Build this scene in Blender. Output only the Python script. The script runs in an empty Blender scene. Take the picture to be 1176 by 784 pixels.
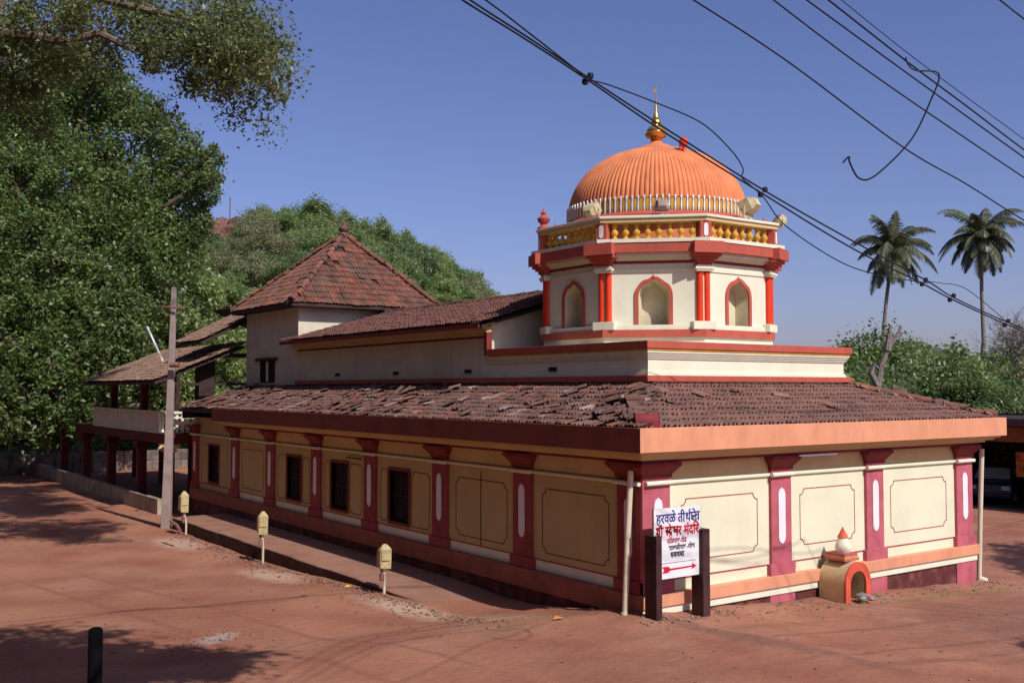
import bpy, math, random
import numpy as np
from mathutils import Vector, Matrix

# ------------------------------------------------------------------ camera, sky, sun, exposure
scene = bpy.context.scene
COL = scene.collection
R = math.radians
F, CX, CY, HY = 1176.0, 588.0, 392.0, 446.0
th = math.atan((HY - CY) / F); ph = R(54.7)
FW = Vector((math.cos(ph) * math.cos(th), math.sin(ph) * math.cos(th), math.sin(th)))
RT = Vector((math.sin(ph), -math.cos(ph), 0.0))
UP = RT.cross(FW)
CAM = Vector((-12.481, -13.603, 4.0))
cd = bpy.data.cameras.new("camera"); cam = bpy.data.objects.new("camera", cd); COL.objects.link(cam)
cd.lens = 36.0; cd.sensor_width = 36.0; cd.clip_end = 5000
cam.matrix_world = Matrix(((RT.x, UP.x, -FW.x, CAM.x), (RT.y, UP.y, -FW.y, CAM.y), (RT.z, UP.z, -FW.z, CAM.z), (0, 0, 0, 1)))
scene.camera = cam

SUN = Vector((0.05, -1.0, 1.0)).normalized()
SUN_EL = math.asin(SUN.z); SUN_AZ = math.atan2(SUN.x, SUN.y)
world = bpy.data.worlds.new("World"); scene.world = world; world.use_nodes = True
wn = world.node_tree; bg = wn.nodes["Background"]
sky = wn.nodes.new("ShaderNodeTexSky"); sky.sky_type = 'NISHITA'; sky.sun_disc = False
sky.sun_elevation = SUN_EL; sky.sun_rotation = SUN_AZ
sky.altitude = 0; sky.air_density = 1.0; sky.dust_density = 1.2; sky.ozone_density = 5.5
bg.inputs[1].default_value = 0.105
tint = wn.nodes.new("ShaderNodeMixRGB"); tint.blend_type = 'MULTIPLY'; tint.inputs[0].default_value = 1.0; tint.inputs[2].default_value = (1.0, .84, 1.05, 1)
wn.links.new(sky.outputs[0], tint.inputs[1]); wn.links.new(tint.outputs[0], bg.inputs[0])
sd = bpy.data.lights.new("sun", 'SUN'); sun = bpy.data.objects.new("sun", sd); COL.objects.link(sun)
sd.energy = 4.1; sd.angle = R(0.55); sd.color = (1.0, 0.965, 0.92)
sun.rotation_euler = (-SUN).to_track_quat('-Z', 'Y').to_euler()
vs = scene.view_settings
vs.view_transform = 'Standard'; vs.look = 'None'; vs.gamma = 1.0; vs.use_curve_mapping = False; vs.exposure = 0.0
scene.cycles.max_bounces = 8; scene.cycles.diffuse_bounces = 2; scene.cycles.transparent_max_bounces = 8

def at(px, py, D):                                   # a point seen at that place, D metres along the view
    return CAM + (FW + RT * ((px - CX) / F) - UP * ((py - CY) / F)) * D
rng = random.Random(7); nrg = np.random.default_rng(11)

# ------------------------------------------------------------------ materials
def mat(name, col, rough=0.75, var=0.12, scale=3.0, col2=None, bump=0.1, bscale=40.0, island=None, spec=0.3, metal=0.0,
        streak=0.0, trans=0.0, spots=None, bdist=0.02, tint=None):
    m = bpy.data.materials.new(name); m.use_nodes = True
    nt = m.node_tree; N = nt.nodes; L = nt.links; b = N["Principled BSDF"]
    b.inputs['Roughness'].default_value = rough; b.inputs['Metallic'].default_value = metal
    b.inputs['Specular IOR Level'].default_value = spec
    tc = N.new("ShaderNodeTexCoord")
    geo = N.new("ShaderNodeNewGeometry")
    nz = N.new("ShaderNodeTexNoise"); nz.inputs['Scale'].default_value = scale; nz.inputs['Detail'].default_value = 6
    L.new(geo.outputs['Position'], nz.inputs['Vector'])
    ramp = N.new("ShaderNodeValToRGB"); L.new(nz.outputs[0], ramp.inputs[0])
    c2 = col2 or [c * (1 - 2.2 * var) for c in col]
    ramp.color_ramp.elements[0].position = 0.32; ramp.color_ramp.elements[0].color = (*c2, 1)
    ramp.color_ramp.elements[1].position = 0.62; ramp.color_ramp.elements[1].color = (*col, 1)
    out = ramp.outputs[0]
    if island:
        ir = N.new("ShaderNodeValToRGB"); L.new(geo.outputs['Random Per Island'], ir.inputs[0])
        els = ir.color_ramp.elements
        for i, c in enumerate(island):
            if i < 2: e = els[i]; e.position = i / (len(island) - 1)
            else: e = els.new(i / (len(island) - 1))
            e.color = (*c, 1)
        for i, e in enumerate(els): e.position = i / (len(island) - 1)
        mx = N.new("ShaderNodeMixRGB"); mx.blend_type = 'MULTIPLY'; mx.inputs[0].default_value = 1.0
        L.new(out, mx.inputs[1]); L.new(ir.outputs[0], mx.inputs[2]); out = mx.outputs[0]
    if streak:                                       # rain streaks and grime: stretched noise
        mp = N.new("ShaderNodeMapping"); mp.inputs['Scale'].default_value = (2.6, 2.6, 0.8)
        L.new(geo.outputs['Position'], mp.inputs['Vector'])
        n2 = N.new("ShaderNodeTexNoise"); n2.inputs['Scale'].default_value = 1.3; n2.inputs['Detail'].default_value = 8; n2.inputs['Roughness'].default_value = 0.65
        L.new(mp.outputs[0], n2.inputs['Vector'])
        r2 = N.new("ShaderNodeMapRange"); r2.inputs[1].default_value = 0.45; r2.inputs[2].default_value = 0.75; r2.inputs[4].default_value = streak
        L.new(n2.outputs[0], r2.inputs[0])
        mx = N.new("ShaderNodeMixRGB"); mx.blend_type = 'MULTIPLY'
        L.new(r2.outputs[0], mx.inputs[0]); L.new(out, mx.inputs[1]); mx.inputs[2].default_value = (0.45, 0.38, 0.32, 1); out = mx.outputs[0]
    if spots:
        for (sc, lo, hi, c, amt) in spots:
            n3 = N.new("ShaderNodeTexNoise"); n3.inputs['Scale'].default_value = sc; n3.inputs['Detail'].default_value = 9; n3.inputs['Roughness'].default_value = 0.7
            L.new(geo.outputs['Position'], n3.inputs['Vector'])
            r3 = N.new("ShaderNodeMapRange"); r3.inputs[1].default_value = lo; r3.inputs[2].default_value = hi; r3.inputs[4].default_value = amt
            L.new(n3.outputs[0], r3.inputs[0])
            mx = N.new("ShaderNodeMixRGB"); L.new(r3.outputs[0], mx.inputs[0]); L.new(out, mx.inputs[1]); mx.inputs[2].default_value = (*c, 1); out = mx.outputs[0]
    L.new(out, b.inputs['Base Color'])
    if bump:
        nb = N.new("ShaderNodeTexNoise"); nb.inputs['Scale'].default_value = bscale; nb.inputs['Detail'].default_value = 8
        L.new(geo.outputs['Position'], nb.inputs['Vector'])
        bp = N.new("ShaderNodeBump"); bp.inputs['Strength'].default_value = bump; bp.inputs['Distance'].default_value = bdist
        L.new(nb.outputs[0], bp.inputs['Height']); L.new(bp.outputs[0], b.inputs['Normal'])
    if trans:
        tr = N.new("ShaderNodeBsdfTranslucent"); L.new(out, tr.inputs[0])
        ms = N.new("ShaderNodeMixShader"); ms.inputs[0].default_value = trans
        L.new(b.outputs[0], ms.inputs[1]); L.new(tr.outputs[0], ms.inputs[2]); L.new(ms.outputs[0], N["Material Output"].inputs[0])
    return m
M = {}
M['cream'] = mat('cream_paint', (.68, .52, .24), var=.05, scale=1.2, bump=.12, bscale=25, streak=.12)
M['ivory'] = mat('ivory_paint', (.81, .79, .60), var=.04, scale=1.5, bump=.1, bscale=25, streak=.14)
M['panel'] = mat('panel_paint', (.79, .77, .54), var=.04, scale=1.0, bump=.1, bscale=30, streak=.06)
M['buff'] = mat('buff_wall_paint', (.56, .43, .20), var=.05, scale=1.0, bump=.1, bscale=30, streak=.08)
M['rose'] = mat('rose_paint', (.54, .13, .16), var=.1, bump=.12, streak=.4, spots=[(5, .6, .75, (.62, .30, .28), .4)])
M['rose_shaded'] = mat('shaded_rose_paint', (.33, .062, .065), var=.1, bump=.12, streak=.4)  # darker copy of the rose: long-side shade put into its colour
M['band_shaded'] = mat('shaded_band_paint', (.34, .11, .07), var=.1, bump=.1, streak=.3)  # darker copy of the salmon band, with the long side's shade painted in
M['niche'] = mat('niche_wash', (.72, .64, .42), var=.06, scale=2, bump=.1, streak=.15)
M['maroon'] = mat('maroon_paint', (.24, .036, .036), var=.1, bump=.1, streak=.3)
M['plinth'] = mat('plinth_paint', (.13, .032, .03), var=.15, bump=.3, spots=[(3, .5, .7, (.30, .13, .08), .7)])
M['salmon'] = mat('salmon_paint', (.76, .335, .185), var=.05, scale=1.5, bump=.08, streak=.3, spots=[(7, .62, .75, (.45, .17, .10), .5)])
M['fascia_dark'] = mat('dark_red_fascia', (.22, .062, .042), var=.08, scale=1.5, bump=.08, streak=.2)  # long-side fascia, a darker red than the front one
M['bandred'] = mat('brick_red_paint', (.50, .105, .068), var=.06, bump=.08, streak=.25)
M['scarlet'] = mat('scarlet_paint', (.78, .055, .014), var=.05, rough=.5, bump=.05)
M['domeo'] = mat('orange_dome_paint', (.80, .255, .10), var=.1, scale=2, bump=.12, streak=.35, spots=[(2.5, .54, .74, (.70, .31, .17), .5), (9, .64, .78, (.36, .12, .06), .35)])
M['ochre'] = mat('ochre_paint', (.68, .36, .05), var=.1, bump=.1, streak=.25)
M['gold'] = mat('gold_metal', (.80, .48, .13), rough=.32, metal=.85, var=.1, bump=.05)
M['white'] = mat('white_paint', (.80, .80, .80), var=.03, rough=.6, bump=.04)
M['line'] = mat('outline_paint', (.42, .06, .07), var=.05, bump=0)
M['black'] = mat('dark_interior', (.012, .010, .010), var=.1, bump=0)
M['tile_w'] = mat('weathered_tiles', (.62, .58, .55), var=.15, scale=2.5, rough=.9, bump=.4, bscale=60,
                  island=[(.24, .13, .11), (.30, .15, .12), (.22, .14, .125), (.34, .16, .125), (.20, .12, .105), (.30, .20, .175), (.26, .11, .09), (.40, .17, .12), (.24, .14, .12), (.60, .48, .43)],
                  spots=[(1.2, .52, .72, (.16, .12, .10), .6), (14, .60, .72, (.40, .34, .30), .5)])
M['tile_f'] = mat('front_tiles', (.65, .60, .56), var=.12, scale=2.5, rough=.9, bump=.4, bscale=60,
                  island=[(.50, .29, .24), (.56, .33, .28), (.46, .29, .25), (.60, .36, .30), (.50, .27, .23), (.60, .31, .24)],
                  spots=[(1.0, .5, .72, (.13, .085, .07), .55), (9, .63, .72, (.32, .24, .20), .5)])
M['tile_h'] = mat('hall_tiles', (.60, .55, .52), var=.12, scale=2.5, rough=.9, bump=.3, bscale=60,
                  island=[(.26, .13, .11), (.32, .14, .11), (.22, .12, .10), (.34, .17, .14), (.28, .12, .10)],
                  spots=[(1.5, .55, .75, (.12, .08, .07), .5)])
M['tile_p'] = mat('pyramid_tiles', (.75, .62, .56), var=.2, scale=3, rough=.9, bump=.3, bscale=60,
                  island=[(.38, .17, .12), (.31, .15, .115), (.43, .19, .13), (.24, .14, .11), (.34, .14, .10), (.19, .13, .11), (.40, .24, .19)],
                  spots=[(1.1, .48, .66, (.13, .10, .075), .75), (10, .6, .7, (.10, .08, .06), .5)])
M['tile_g'] = mat('dusty_grey_tiles', (.55, .48, .42), var=.2, scale=3, rough=.95, bump=.3,
                  island=[(.56, .38, .31), (.50, .36, .29), (.62, .43, .34)], spots=[(2, .55, .75, (.12, .09, .07), .5)])
M['under'] = mat('roof_timber', (.06, .035, .028), var=.2, bump=.2)
M['concrete'] = mat('pole_concrete', (.42, .33, .30), var=.12, rough=.9, bump=.3, streak=.3)
M['darkpost'] = mat('granite_post', (.075, .028, .028), var=.2, rough=.7, bump=.2)
M['pvc'] = mat('pvc_pipe', (.72, .62, .46), var=.05, rough=.5, bump=0, streak=.3)
M['lampy'] = mat('lamp_yellow_paint', (.66, .54, .27), var=.2, scale=9, rough=.75, bump=.4, streak=.8, spots=[(9, .52, .62, (.25, .17, .09), .7)])
M['lampc'] = mat('lamp_cream_metal', (.66, .56, .32), var=.12, scale=8, rough=.6, bump=.1)
M['rust'] = mat('rusty_iron', (.30, .15, .11), var=.25, scale=12, rough=.9, bump=.2)
M['glass'] = mat('lamp_glass', (.25, .25, .24), var=.05, rough=.1, bump=0, spec=.6)
M['wire'] = mat('black_cable', (.012, .013, .02), var=.05, rough=.6, bump=0)
M['bark'] = mat('grey_bark', (.17, .125, .09), var=.2, scale=6, rough=.95, bump=.6, bscale=18)
M['barkpale'] = mat('pale_bark', (.26, .22, .18), var=.2, scale=6, rough=.95, bump=.5, bscale=18)
M['stone'] = mat('stone_wall', (.25, .19, .155), var=.25, scale=2, rough=.95, bump=.6, bscale=8, spots=[(1.3, .5, .65, (.10, .08, .07), .8)])
def leafmat(n, cols, trans=.3):
    return mat(n, (1, 1, 1), rough=.42, var=.12, scale=.35, bump=0, island=cols, trans=trans, spec=.5)
M['leaf_a'] = leafmat('broad_leaves', [(.13, .22, .055), (.18, .27, .075), (.10, .18, .05), (.25, .33, .11), (.13, .23, .06), (.22, .27, .085), (.10, .15, .05), (.31, .37, .16), (.16, .26, .05), (.13, .22, .055), (.37, .38, .12), (.11, .20, .055)], .42)
M['leaf_o'] = leafmat('olive_leaves', [(.18, .235, .085), (.22, .27, .09), (.14, .19, .06), (.27, .30, .12), (.20, .21, .085)], .42)
M['leaf_h'] = [leafmat('hill_leaves_fresh', [(.25, .36, .12), (.30, .40, .14), (.20, .30, .10), (.34, .43, .17)], .45),
               leafmat('hill_leaves_deep', [(.17, .26, .10), (.20, .29, .11), (.14, .22, .085), (.23, .31, .13)], .45),
               leafmat('hill_leaves_dry', [(.32, .33, .15), (.35, .35, .17), (.27, .29, .13), (.32, .29, .16)], .45),
               leafmat('hill_leaves_yellowgreen', [(.32, .42, .13), (.36, .45, .16), (.25, .36, .11)], .45)]
M['frond'] = leafmat('palm_leaflets', [(.075, .10, .045), (.11, .13, .055), (.06, .085, .04), (.15, .16, .08), (.20, .18, .09)], .2)

# ------------------------------------------------------------------ mesh helpers
class MB:
    def __init__(s): s.v = []; s.f = []
    def add(s, vs, fs):
        n = len(s.v); s.v += [tuple(p) for p in vs]; s.f += [tuple(i + n for i in f) for f in fs]; return s
    def box(s, a, b, rz=0, c=None):
        x0, y0, z0 = a; x1, y1, z1 = b
        vs = [Vector(p) for p in ((x0,y0,z0),(x1,y0,z0),(x1,y1,z0),(x0,y1,z0),(x0,y0,z1),(x1,y0,z1),(x1,y1,z1),(x0,y1,z1))]
        if rz:
            c = Vector(c); m = Matrix.Rotation(rz, 3, 'Z'); vs = [m @ (p - c) + c for p in vs]
        return s.add(vs, [(0,3,2,1),(4,5,6,7),(0,1,5,4),(1,2,6,5),(2,3,7,6),(3,0,4,7)])
    def frustum(s, r0, z0, r1, z1):                  # rects (x0,y0,x1,y1) at two heights
        def q(r, z): return [(r[0],r[1],z),(r[2],r[1],z),(r[2],r[3],z),(r[0],r[3],z)]
        return s.add(q(r0,z0)+q(r1,z1), [(0,3,2,1),(4,5,6,7),(0,1,5,4),(1,2,6,5),(2,3,7,6),(3,0,4,7)])
    def tube(s, pts, r, n=8, r1=None, cap=True):
        pts = [Vector(p) for p in pts]; k = len(pts); base = len(s.v); up0 = None
        for i, p in enumerate(pts):
            d = (pts[min(i+1,k-1)] - pts[max(i-1,0)]).normalized()
            if up0 is None: up0 = Vector((0,0,1)) if abs(d.z) < .9 else Vector((1,0,0))
            a = d.cross(up0).normalized(); b = a.cross(d).normalized(); up0 = b
            if isinstance(r, (list, tuple)): rr = r[i]
            else: rr = r if r1 is None else r + (r1 - r) * i / (k - 1)
            for j in range(n):
                t = 2*math.pi*j/n; s.v.append(tuple(p + (a*math.cos(t) + b*math.sin(t))*rr))
        for i in range(k-1):
            for j in range(n):
                s.f.append((base+i*n+j, base+i*n+(j+1)%n, base+(i+1)*n+(j+1)%n, base+(i+1)*n+j))
        if cap:
            s.f.append(tuple(base+j for j in range(n))[::-1]); s.f.append(tuple(base+(k-1)*n+j for j in range(n)))
        return s
    def lathe(s, c, prof, n=16, rmod=None):          # prof: (r, z)
        base = len(s.v)
        for (r, z) in prof:
            for j in range(n):
                t = 2*math.pi*j/n; rr = r*(rmod(j) if rmod else 1)
                s.v.append((c[0]+rr*math.cos(t), c[1]+rr*math.sin(t), c[2]+z))
        for i in range(len(prof)-1):
            for j in range(n):
                s.f.append((base+i*n+j, base+i*n+(j+1)%n, base+(i+1)*n+(j+1)%n, base+(i+1)*n+j))
        s.f.append(tuple(base+j for j in range(n))[::-1]); s.f.append(tuple(base+(len(prof)-1)*n+j for j in range(n)))
        return s
    def prism(s, poly, z0, z1):
        n = len(poly)
        return s.add([(p[0],p[1],z0) for p in poly]+[(p[0],p[1],z1) for p in poly],
                     [tuple(range(n))[::-1], tuple(range(n,2*n))]+[(i,(i+1)%n,(i+1)%n+n,i+n) for i in range(n)])
    def loft(s, p0, z0, p1, z1):
        n = len(p0)
        return s.add([(p[0],p[1],z0) for p in p0]+[(p[0],p[1],z1) for p in p1],
                     [tuple(range(n))[::-1], tuple(range(n,2*n))]+[(i,(i+1)%n,(i+1)%n+n,i+n) for i in range(n)])
    def ribbon(s, pts, nrm, w, t):                   # flat strip following pts, facing nrm, width w, thickness t
        nrm = Vector(nrm).normalized(); pts = [Vector(p) for p in pts]
        for a, b in zip(pts[:-1], pts[1:]):
            d = (b-a).normalized(); e = d.cross(nrm).normalized()*w/2; a2 = a-d*w*.4; b2 = b+d*w*.4
            s.add([a2-e, b2-e, b2+e, a2+e, a2-e+nrm*t, b2-e+nrm*t, b2+e+nrm*t, a2+e+nrm*t],
                  [(0,3,2,1),(4,5,6,7),(0,1,5,4),(1,2,6,5),(2,3,7,6),(3,0,4,7)])
        return s
    def build(s, name, m, parent=None, smooth=False, bevel=0):
        me = bpy.data.meshes.new(name); me.from_pydata(s.v, [], s.f); me.update()
        o = bpy.data.objects.new(name, me); COL.objects.link(o)
        if m: me.materials.append(m)
        if smooth:
            for p in me.polygons: p.use_smooth = True
            try: me.set_sharp_from_angle(angle=R(42))
            except Exception: pass
        if bevel:
            md = o.modifiers.new('bevel', 'BEVEL'); md.width = bevel; md.segments = 2; md.limit_method = 'ANGLE'
        if parent: par(o, parent)
        return o
def wmat(o):
    m = o.matrix_basis.copy()
    return m if o.parent is None else wmat(o.parent) @ o.matrix_parent_inverse @ m
def par(o, p):
    o.parent = p; o.matrix_parent_inverse = wmat(p).inverted()
def tag(o, label=None, cat=None, group=None, kind=None):
    if label: o['label'] = label
    if cat: o['category'] = cat
    if group: o['group'] = group
    if kind: o['kind'] = kind
    return o
def empty(name, loc, label=None, cat=None, group=None):
    o = bpy.data.objects.new(name, None); COL.objects.link(o); o.location = loc; o.empty_display_size = .3
    return tag(o, label, cat, group)
def dup_at(o, parent, M4):                           # copy of a part (and its sub-parts) moved by M4 in world space
    c = o.copy(); COL.objects.link(c); c.parent = parent
    c.matrix_parent_inverse = wmat(parent).inverted(); c.matrix_basis = M4 @ wmat(o)
    for ch in list(o.children):
        d = ch.copy(); COL.objects.link(d); d.parent = c
    return c
def copy_thing(root, loc, rz=0, sc=1, label=None, group=None):
    r = root.copy(); COL.objects.link(r); r.location = loc; r.rotation_euler = (0,0,rz); r.scale = (sc,sc,sc) if not isinstance(sc, tuple) else sc
    if label: r['label'] = label
    if group: r['group'] = group
    for ch in list(root.children):
        c = ch.copy(); COL.objects.link(c); c.parent = r
        for g in ch.children:
            d = g.copy(); COL.objects.link(d); d.parent = c
    return r
def npmesh(name, verts, faces, m, parent=None):      # numpy quads
    me = bpy.data.meshes.new(name); nv = len(verts); nf = len(faces); k = faces.shape[1]
    me.vertices.add(nv); me.vertices.foreach_set('co', verts.astype(np.float32).ravel())
    me.loops.add(nf*k); me.loops.foreach_set('vertex_index', faces.astype(np.int32).ravel())
    me.polygons.add(nf); me.polygons.foreach_set('loop_start', np.arange(0, nf*k, k, dtype=np.int32))
    me.update(calc_edges=True); me.validate()
    o = bpy.data.objects.new(name, me); COL.objects.link(o)
    if m: me.materials.append(m)
    if parent: par(o, parent)
    return o

# ------------------------------------------------------------------ ground
def sst(t): t = max(0., min(1., t)); return t*t*(3-2*t)
def H(x, y):
    f = -.053*max(0., min(x, 12.))                   # the yard falls along the front wall
    if y > 0:
        l = -.36*sst(y/3.8) - .30*sst((y-4)/10) - .1*sst((y-20)/20)
    else: l = 0
    w = sst((-x+.5)/2.) if x > -1.5 else 1
    h = min(f, l) if x > 0 else l
    if y < 2.2 and y > -9 and abs(x) < 12:
        u_ = x-(.15-.12*(y+1.5)); h += .07*math.exp(-(u_/.28)**2)*(.55+.45*math.sin(y*3.1)*math.sin(y*1.3+1))*sst((2.2-y)/1.5)
        h += -.035*math.exp(-((y+2.6+.10*x+.15*math.sin(x*.6))/.22)**2)*(1 if x > 1 else 0) - .03*math.exp(-((y+4.3+.06*x)/.2)**2)*(1 if x > 1 else 0)
        h += .018*math.sin(x*2.7+y*1.9)*math.sin(y*3.3-x*.8)
    return h + .03*math.sin(x*.7+.3*y)*math.sin(y*.45) * (1 if y < -1 or x < -2.4 else 0)
def axis(lo, hi, c0, c1, fine, coarse):
    a = list(np.arange(c0, c1, fine)); x = c1; st = fine
    while x < hi: a.append(x); st = min(st*1.35, coarse); x += st
    x = c0; st = fine; pre = []
    while x > lo: st = min(st*1.35, coarse); x -= st; pre.append(x)
    return pre[::-1] + a
xs = axis(-700, 900, -16, 18, .22, 80); ys = axis(-400, 1000, -8, 30, .22, 80)
gv = []; 
for j, y in enumerate(ys):
    for i, x in enumerate(xs):
        z = H(x, y) + (rng.uniform(-.008, .008) if -16 < x < 18 and -8 < y < 30 else 0)
        if y < -.0 and y > -1.2 and -1 < x < 12: z += .05*sst((y+1.2)/1.2)*(.6+.4*math.sin(x*5.1)*math.sin(x*2.3+1))   # earth heaped along the plinth
        gv.append((x, y, z))
nx = len(xs)
gf = np.array([(j*nx+i, j*nx+i+1, (j+1)*nx+i+1, (j+1)*nx+i) for j in range(len(ys)-1) for i in range(nx-1)])
ground = npmesh('ground', np.array(gv), gf, None)
tag(ground, kind='structure')
for p in ground.data.polygons: p.use_smooth = True
gm = mat('laterite_soil', (.39, .175, .105), rough=.95, var=.1, scale=.55, col2=(.28, .105, .066), bump=.6, bscale=5, bdist=.05, spec=.15,
         spots=[(2.2, .52, .75, (.21, .08, .052), .55), (.28, .50, .66, (.36, .185, .13), .6), (14, .56, .72, (.27, .105, .065), .4), (30, .58, .72, (.48, .30, .21), .4), (75, .60, .70, (.50, .33, .24), .5), (60, .66, .72, (.16, .08, .06), .5)])
# local stains: pale ash by the walkway, damp green line along the front plinth, wheel tracks
nt = gm.node_tree; N = nt.nodes; L = nt.links; b = N["Principled BSDF"]
geo = N.new("ShaderNodeNewGeometry")
def stain(cx, cy, rx, ry, rot, col, amt, thr=.45):
    src = b.inputs['Base Color'].links[0].from_socket
    mp = N.new("ShaderNodeMapping"); mp.vector_type = 'TEXTURE'
    mp.inputs['Location'].default_value = (cx, cy, 0); mp.inputs['Rotation'].default_value = (0, 0, rot); mp.inputs['Scale'].default_value = (rx, ry, 1000)
    L.new(geo.outputs['Position'], mp.inputs['Vector'])
    ln = N.new("ShaderNodeVectorMath"); ln.operation = 'LENGTH'; L.new(mp.outputs[0], ln.inputs[0])
    nz = N.new("ShaderNodeTexNoise"); nz.inputs['Scale'].default_value = 2.5; nz.inputs['Detail'].default_value = 9; nz.inputs['Roughness'].default_value = .72; L.new(geo.outputs['Position'], nz.inputs['Vector'])
    r1 = N.new("ShaderNodeMapRange"); r1.inputs[1].default_value = 1.0; r1.inputs[2].default_value = .2; L.new(ln.outputs['Value'], r1.inputs[0])
    mu = N.new("ShaderNodeMath"); mu.operation = 'MULTIPLY'; L.new(r1.outputs[0], mu.inputs[0]); L.new(nz.outputs[0], mu.inputs[1])
    r2 = N.new("ShaderNodeMapRange"); r2.inputs[1].default_value = thr*.45; r2.inputs[2].default_value = thr*1.15; r2.inputs[4].default_value = amt; L.new(mu.outputs[0], r2.inputs[0])
    mx = N.new("ShaderNodeMixRGB"); L.new(r2.outputs[0], mx.inputs[0]); L.new(src, mx.inputs[1]); mx.inputs[2].default_value = (*col, 1)
    L.new(mx.outputs[0], b.inputs['Base Color'])
stain(-2.7, 17.6, 1.1, 2.8, 0, (.54, .38, .28), .7, .42)
stain(-2.6, 10.6, .9, 2.8, .05, (.56, .40, .29), .7, .42)
stain(-2.3, 4.4, .7, 3.2, .1, (.54, .40, .29), .75, .42)
for k_ in (0, 1.45):                                  # tyre tracks
    stain(-5.2-k_, 6, .16, 15, .14, (.27, .105, .065), .6, .30)
    stain(5, -2.6-k_, 9, .14, -.08, (.22, .09, .06), .65, .30)
stain(-1.6, 1.9, .6, 1.8, .4, (.40, .30, .20), .6)
stain(-6.2, 4.2, .9, .5, .6, (.42, .38, .34), .8)
stain(7.5, -1.0, 4.5, .22, .0, (.16, .20, .05), .55)
stain(1.8, -1.6, 3.5, .25, -.15, (.22, .12, .06), .6)
stain(-2.6, .6, 1.6, .3, .5, (.25, .17, .09), .6)
stain(7.5, -4.2, 6, .8, .12, (.28, .10, .07), .7)
stain(8.0, -6.5, 6, .5, .2, (.26, .095, .065), .7)
stain(2.0, -4.5, 5, .35, -.1, (.22, .085, .06), .6)
stain(8, -4, 9, 6, 0, (.21, .10, .07), .75, .38)
stain(.2, -2.2, .5, 4.5, .12, (.20, .10, .07), .7, .35)
stain(-3, -3, 3, 4, .3, (.25, .10, .065), .6)
ground.data.materials.append(gm)

# raised walkway along the long wall
mb = MB()
ywk = [2.6 + i*.46 for i in range(41)]
vs = []
for y in ywk:
    xo = -1.84 + .025*math.sin(y*1.7) + .015*math.sin(y*5.1)
    vs += [(xo, y, -1.2), (xo, y, -.31-.13*sst((7-y)/4.4)), (xo+.03, y, -.285-.13*sst((7-y)/4.4)), (-.02, y, -.275-.13*sst((7-y)/4.4)), (-.02, y, -1.2)]
fs = []
for i in range(len(ywk)-1):
    for k in range(4): fs.append((i*5+k, i*5+k+1, (i+1)*5+k+1, (i+1)*5+k))
fs += [(0,1,2,3,4)[::-1], tuple((len(ywk)-1)*5+k for k in range(5))]
mb.add(vs, fs)
wk = mb.build('walkway', mat('walkway_stone', (.35, .175, .12), rough=.95, var=.12, scale=1.2, bump=.4, bscale=14, spots=[(3, .5, .7, (.30, .15, .11), .6)]))
wk.data.materials.append(mat('shaded_kerb_stone', (.10, .055, .045), rough=.95, var=.2, scale=3, bump=.5, bscale=10))  # shade of the yard-side face put into its colour
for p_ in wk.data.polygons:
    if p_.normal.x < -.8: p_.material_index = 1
tag(wk, kind='structure')

# far hill behind the temple (ridge in view directions), with its bare laterite outcrop
RID = [(-400, 270), (-100, 270), (100, 276), (200, 286), (250, 284), (290, 286), (330, 290), (400, 303), (450, 312), (490, 334), (530, 360), (560, 384), (600, 408), (760, 420), (1000, 430), (1500, 432)]
def ridge_y(px):
    for (a, ya), (b2, yb) in zip(RID[:-1], RID[1:]):
        if a <= px <= b2: return ya + (yb-ya)*(px-a)/(b2-a)
    return RID[-1][1] if px > 1000 else RID[0][1]
def hill_pt(px, t):                                  # t 0 foot .. 1 ridge .. 1.5 behind
    D = 62 + 88*t + (0 if t <= 1 else 20*(t-1)); ry = ridge_y(px)
    top = 4 + (HY-ry)/F*150
    z = -1 + (top+1)*(math.sin(min(t,1)*math.pi/2)**1.15) if t <= 1 else top - 12*(t-1)
    p = at(px, HY, D); return Vector((p.x, p.y, z))
hv = []; hf = []; cols_ = list(range(-420, 1500, 24)); ts = [i/24 for i in range(37)]
for t in ts:
    for px in cols_:
        p = hill_pt(px, t); n_ = .5*math.sin(p.x*.31+p.y*.17)+.4*math.sin(p.x*.13-p.y*.37); hv.append((p.x, p.y, p.z+n_*min(t*4,1)))
n_ = len(cols_)
hf = [(j*n_+i, j*n_+i+1, (j+1)*n_+i+1, (j+1)*n_+i) for j in range(len(ts)-1) for i in range(n_-1)]
hill = npmesh('hill', np.array(hv), np.array(hf), mat('hill_earth', (.13, .15, .06), rough=1, var=.2, scale=.1, bump=.5, bscale=1.5, bdist=.3, spots=[(.12, .5, .6, (.20, .10, .06), .7)]))
tag(hill, kind='structure')
for p in hill.data.polygons: p.use_smooth = True
def rock(center, rad, seed, squash=(1,1,1)):
    r = random.Random(seed); vs = []; fs = []; nu, nv_ = 26, 14
    for j in range(nv_+1):
        t = math.pi*j/nv_
        for i in range(nu):
            a = 2*math.pi*i/nu; d = Vector((math.sin(t)*math.cos(a), math.sin(t)*math.sin(a), math.cos(t)))
            k = 1 + .16*math.sin(d.x*5+seed)*math.sin(d.y*6+d.z*3) + .10*math.sin(d.z*11+d.x*9) + r.uniform(-.05,.05)
            vs.append((center[0]+d.x*rad*k*squash[0], center[1]+d.y*rad*k*squash[1], center[2]+d.z*rad*k*squash[2]))
    for j in range(nv_):
        for i in range(nu): fs.append((j*nu+i, (j+1)*nu+i, (j+1)*nu+(i+1)%nu, j*nu+(i+1)%nu))
    return vs, fs
mb = MB()
p = at(245, 290, 138); mb.add(*rock(p, 4.6, 3, (1.2, 1.0, .95)))
p = at(266, 286, 140); mb.add(*rock(p, 4.0, 5, (1.3, 1.0, 1.0)))
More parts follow.
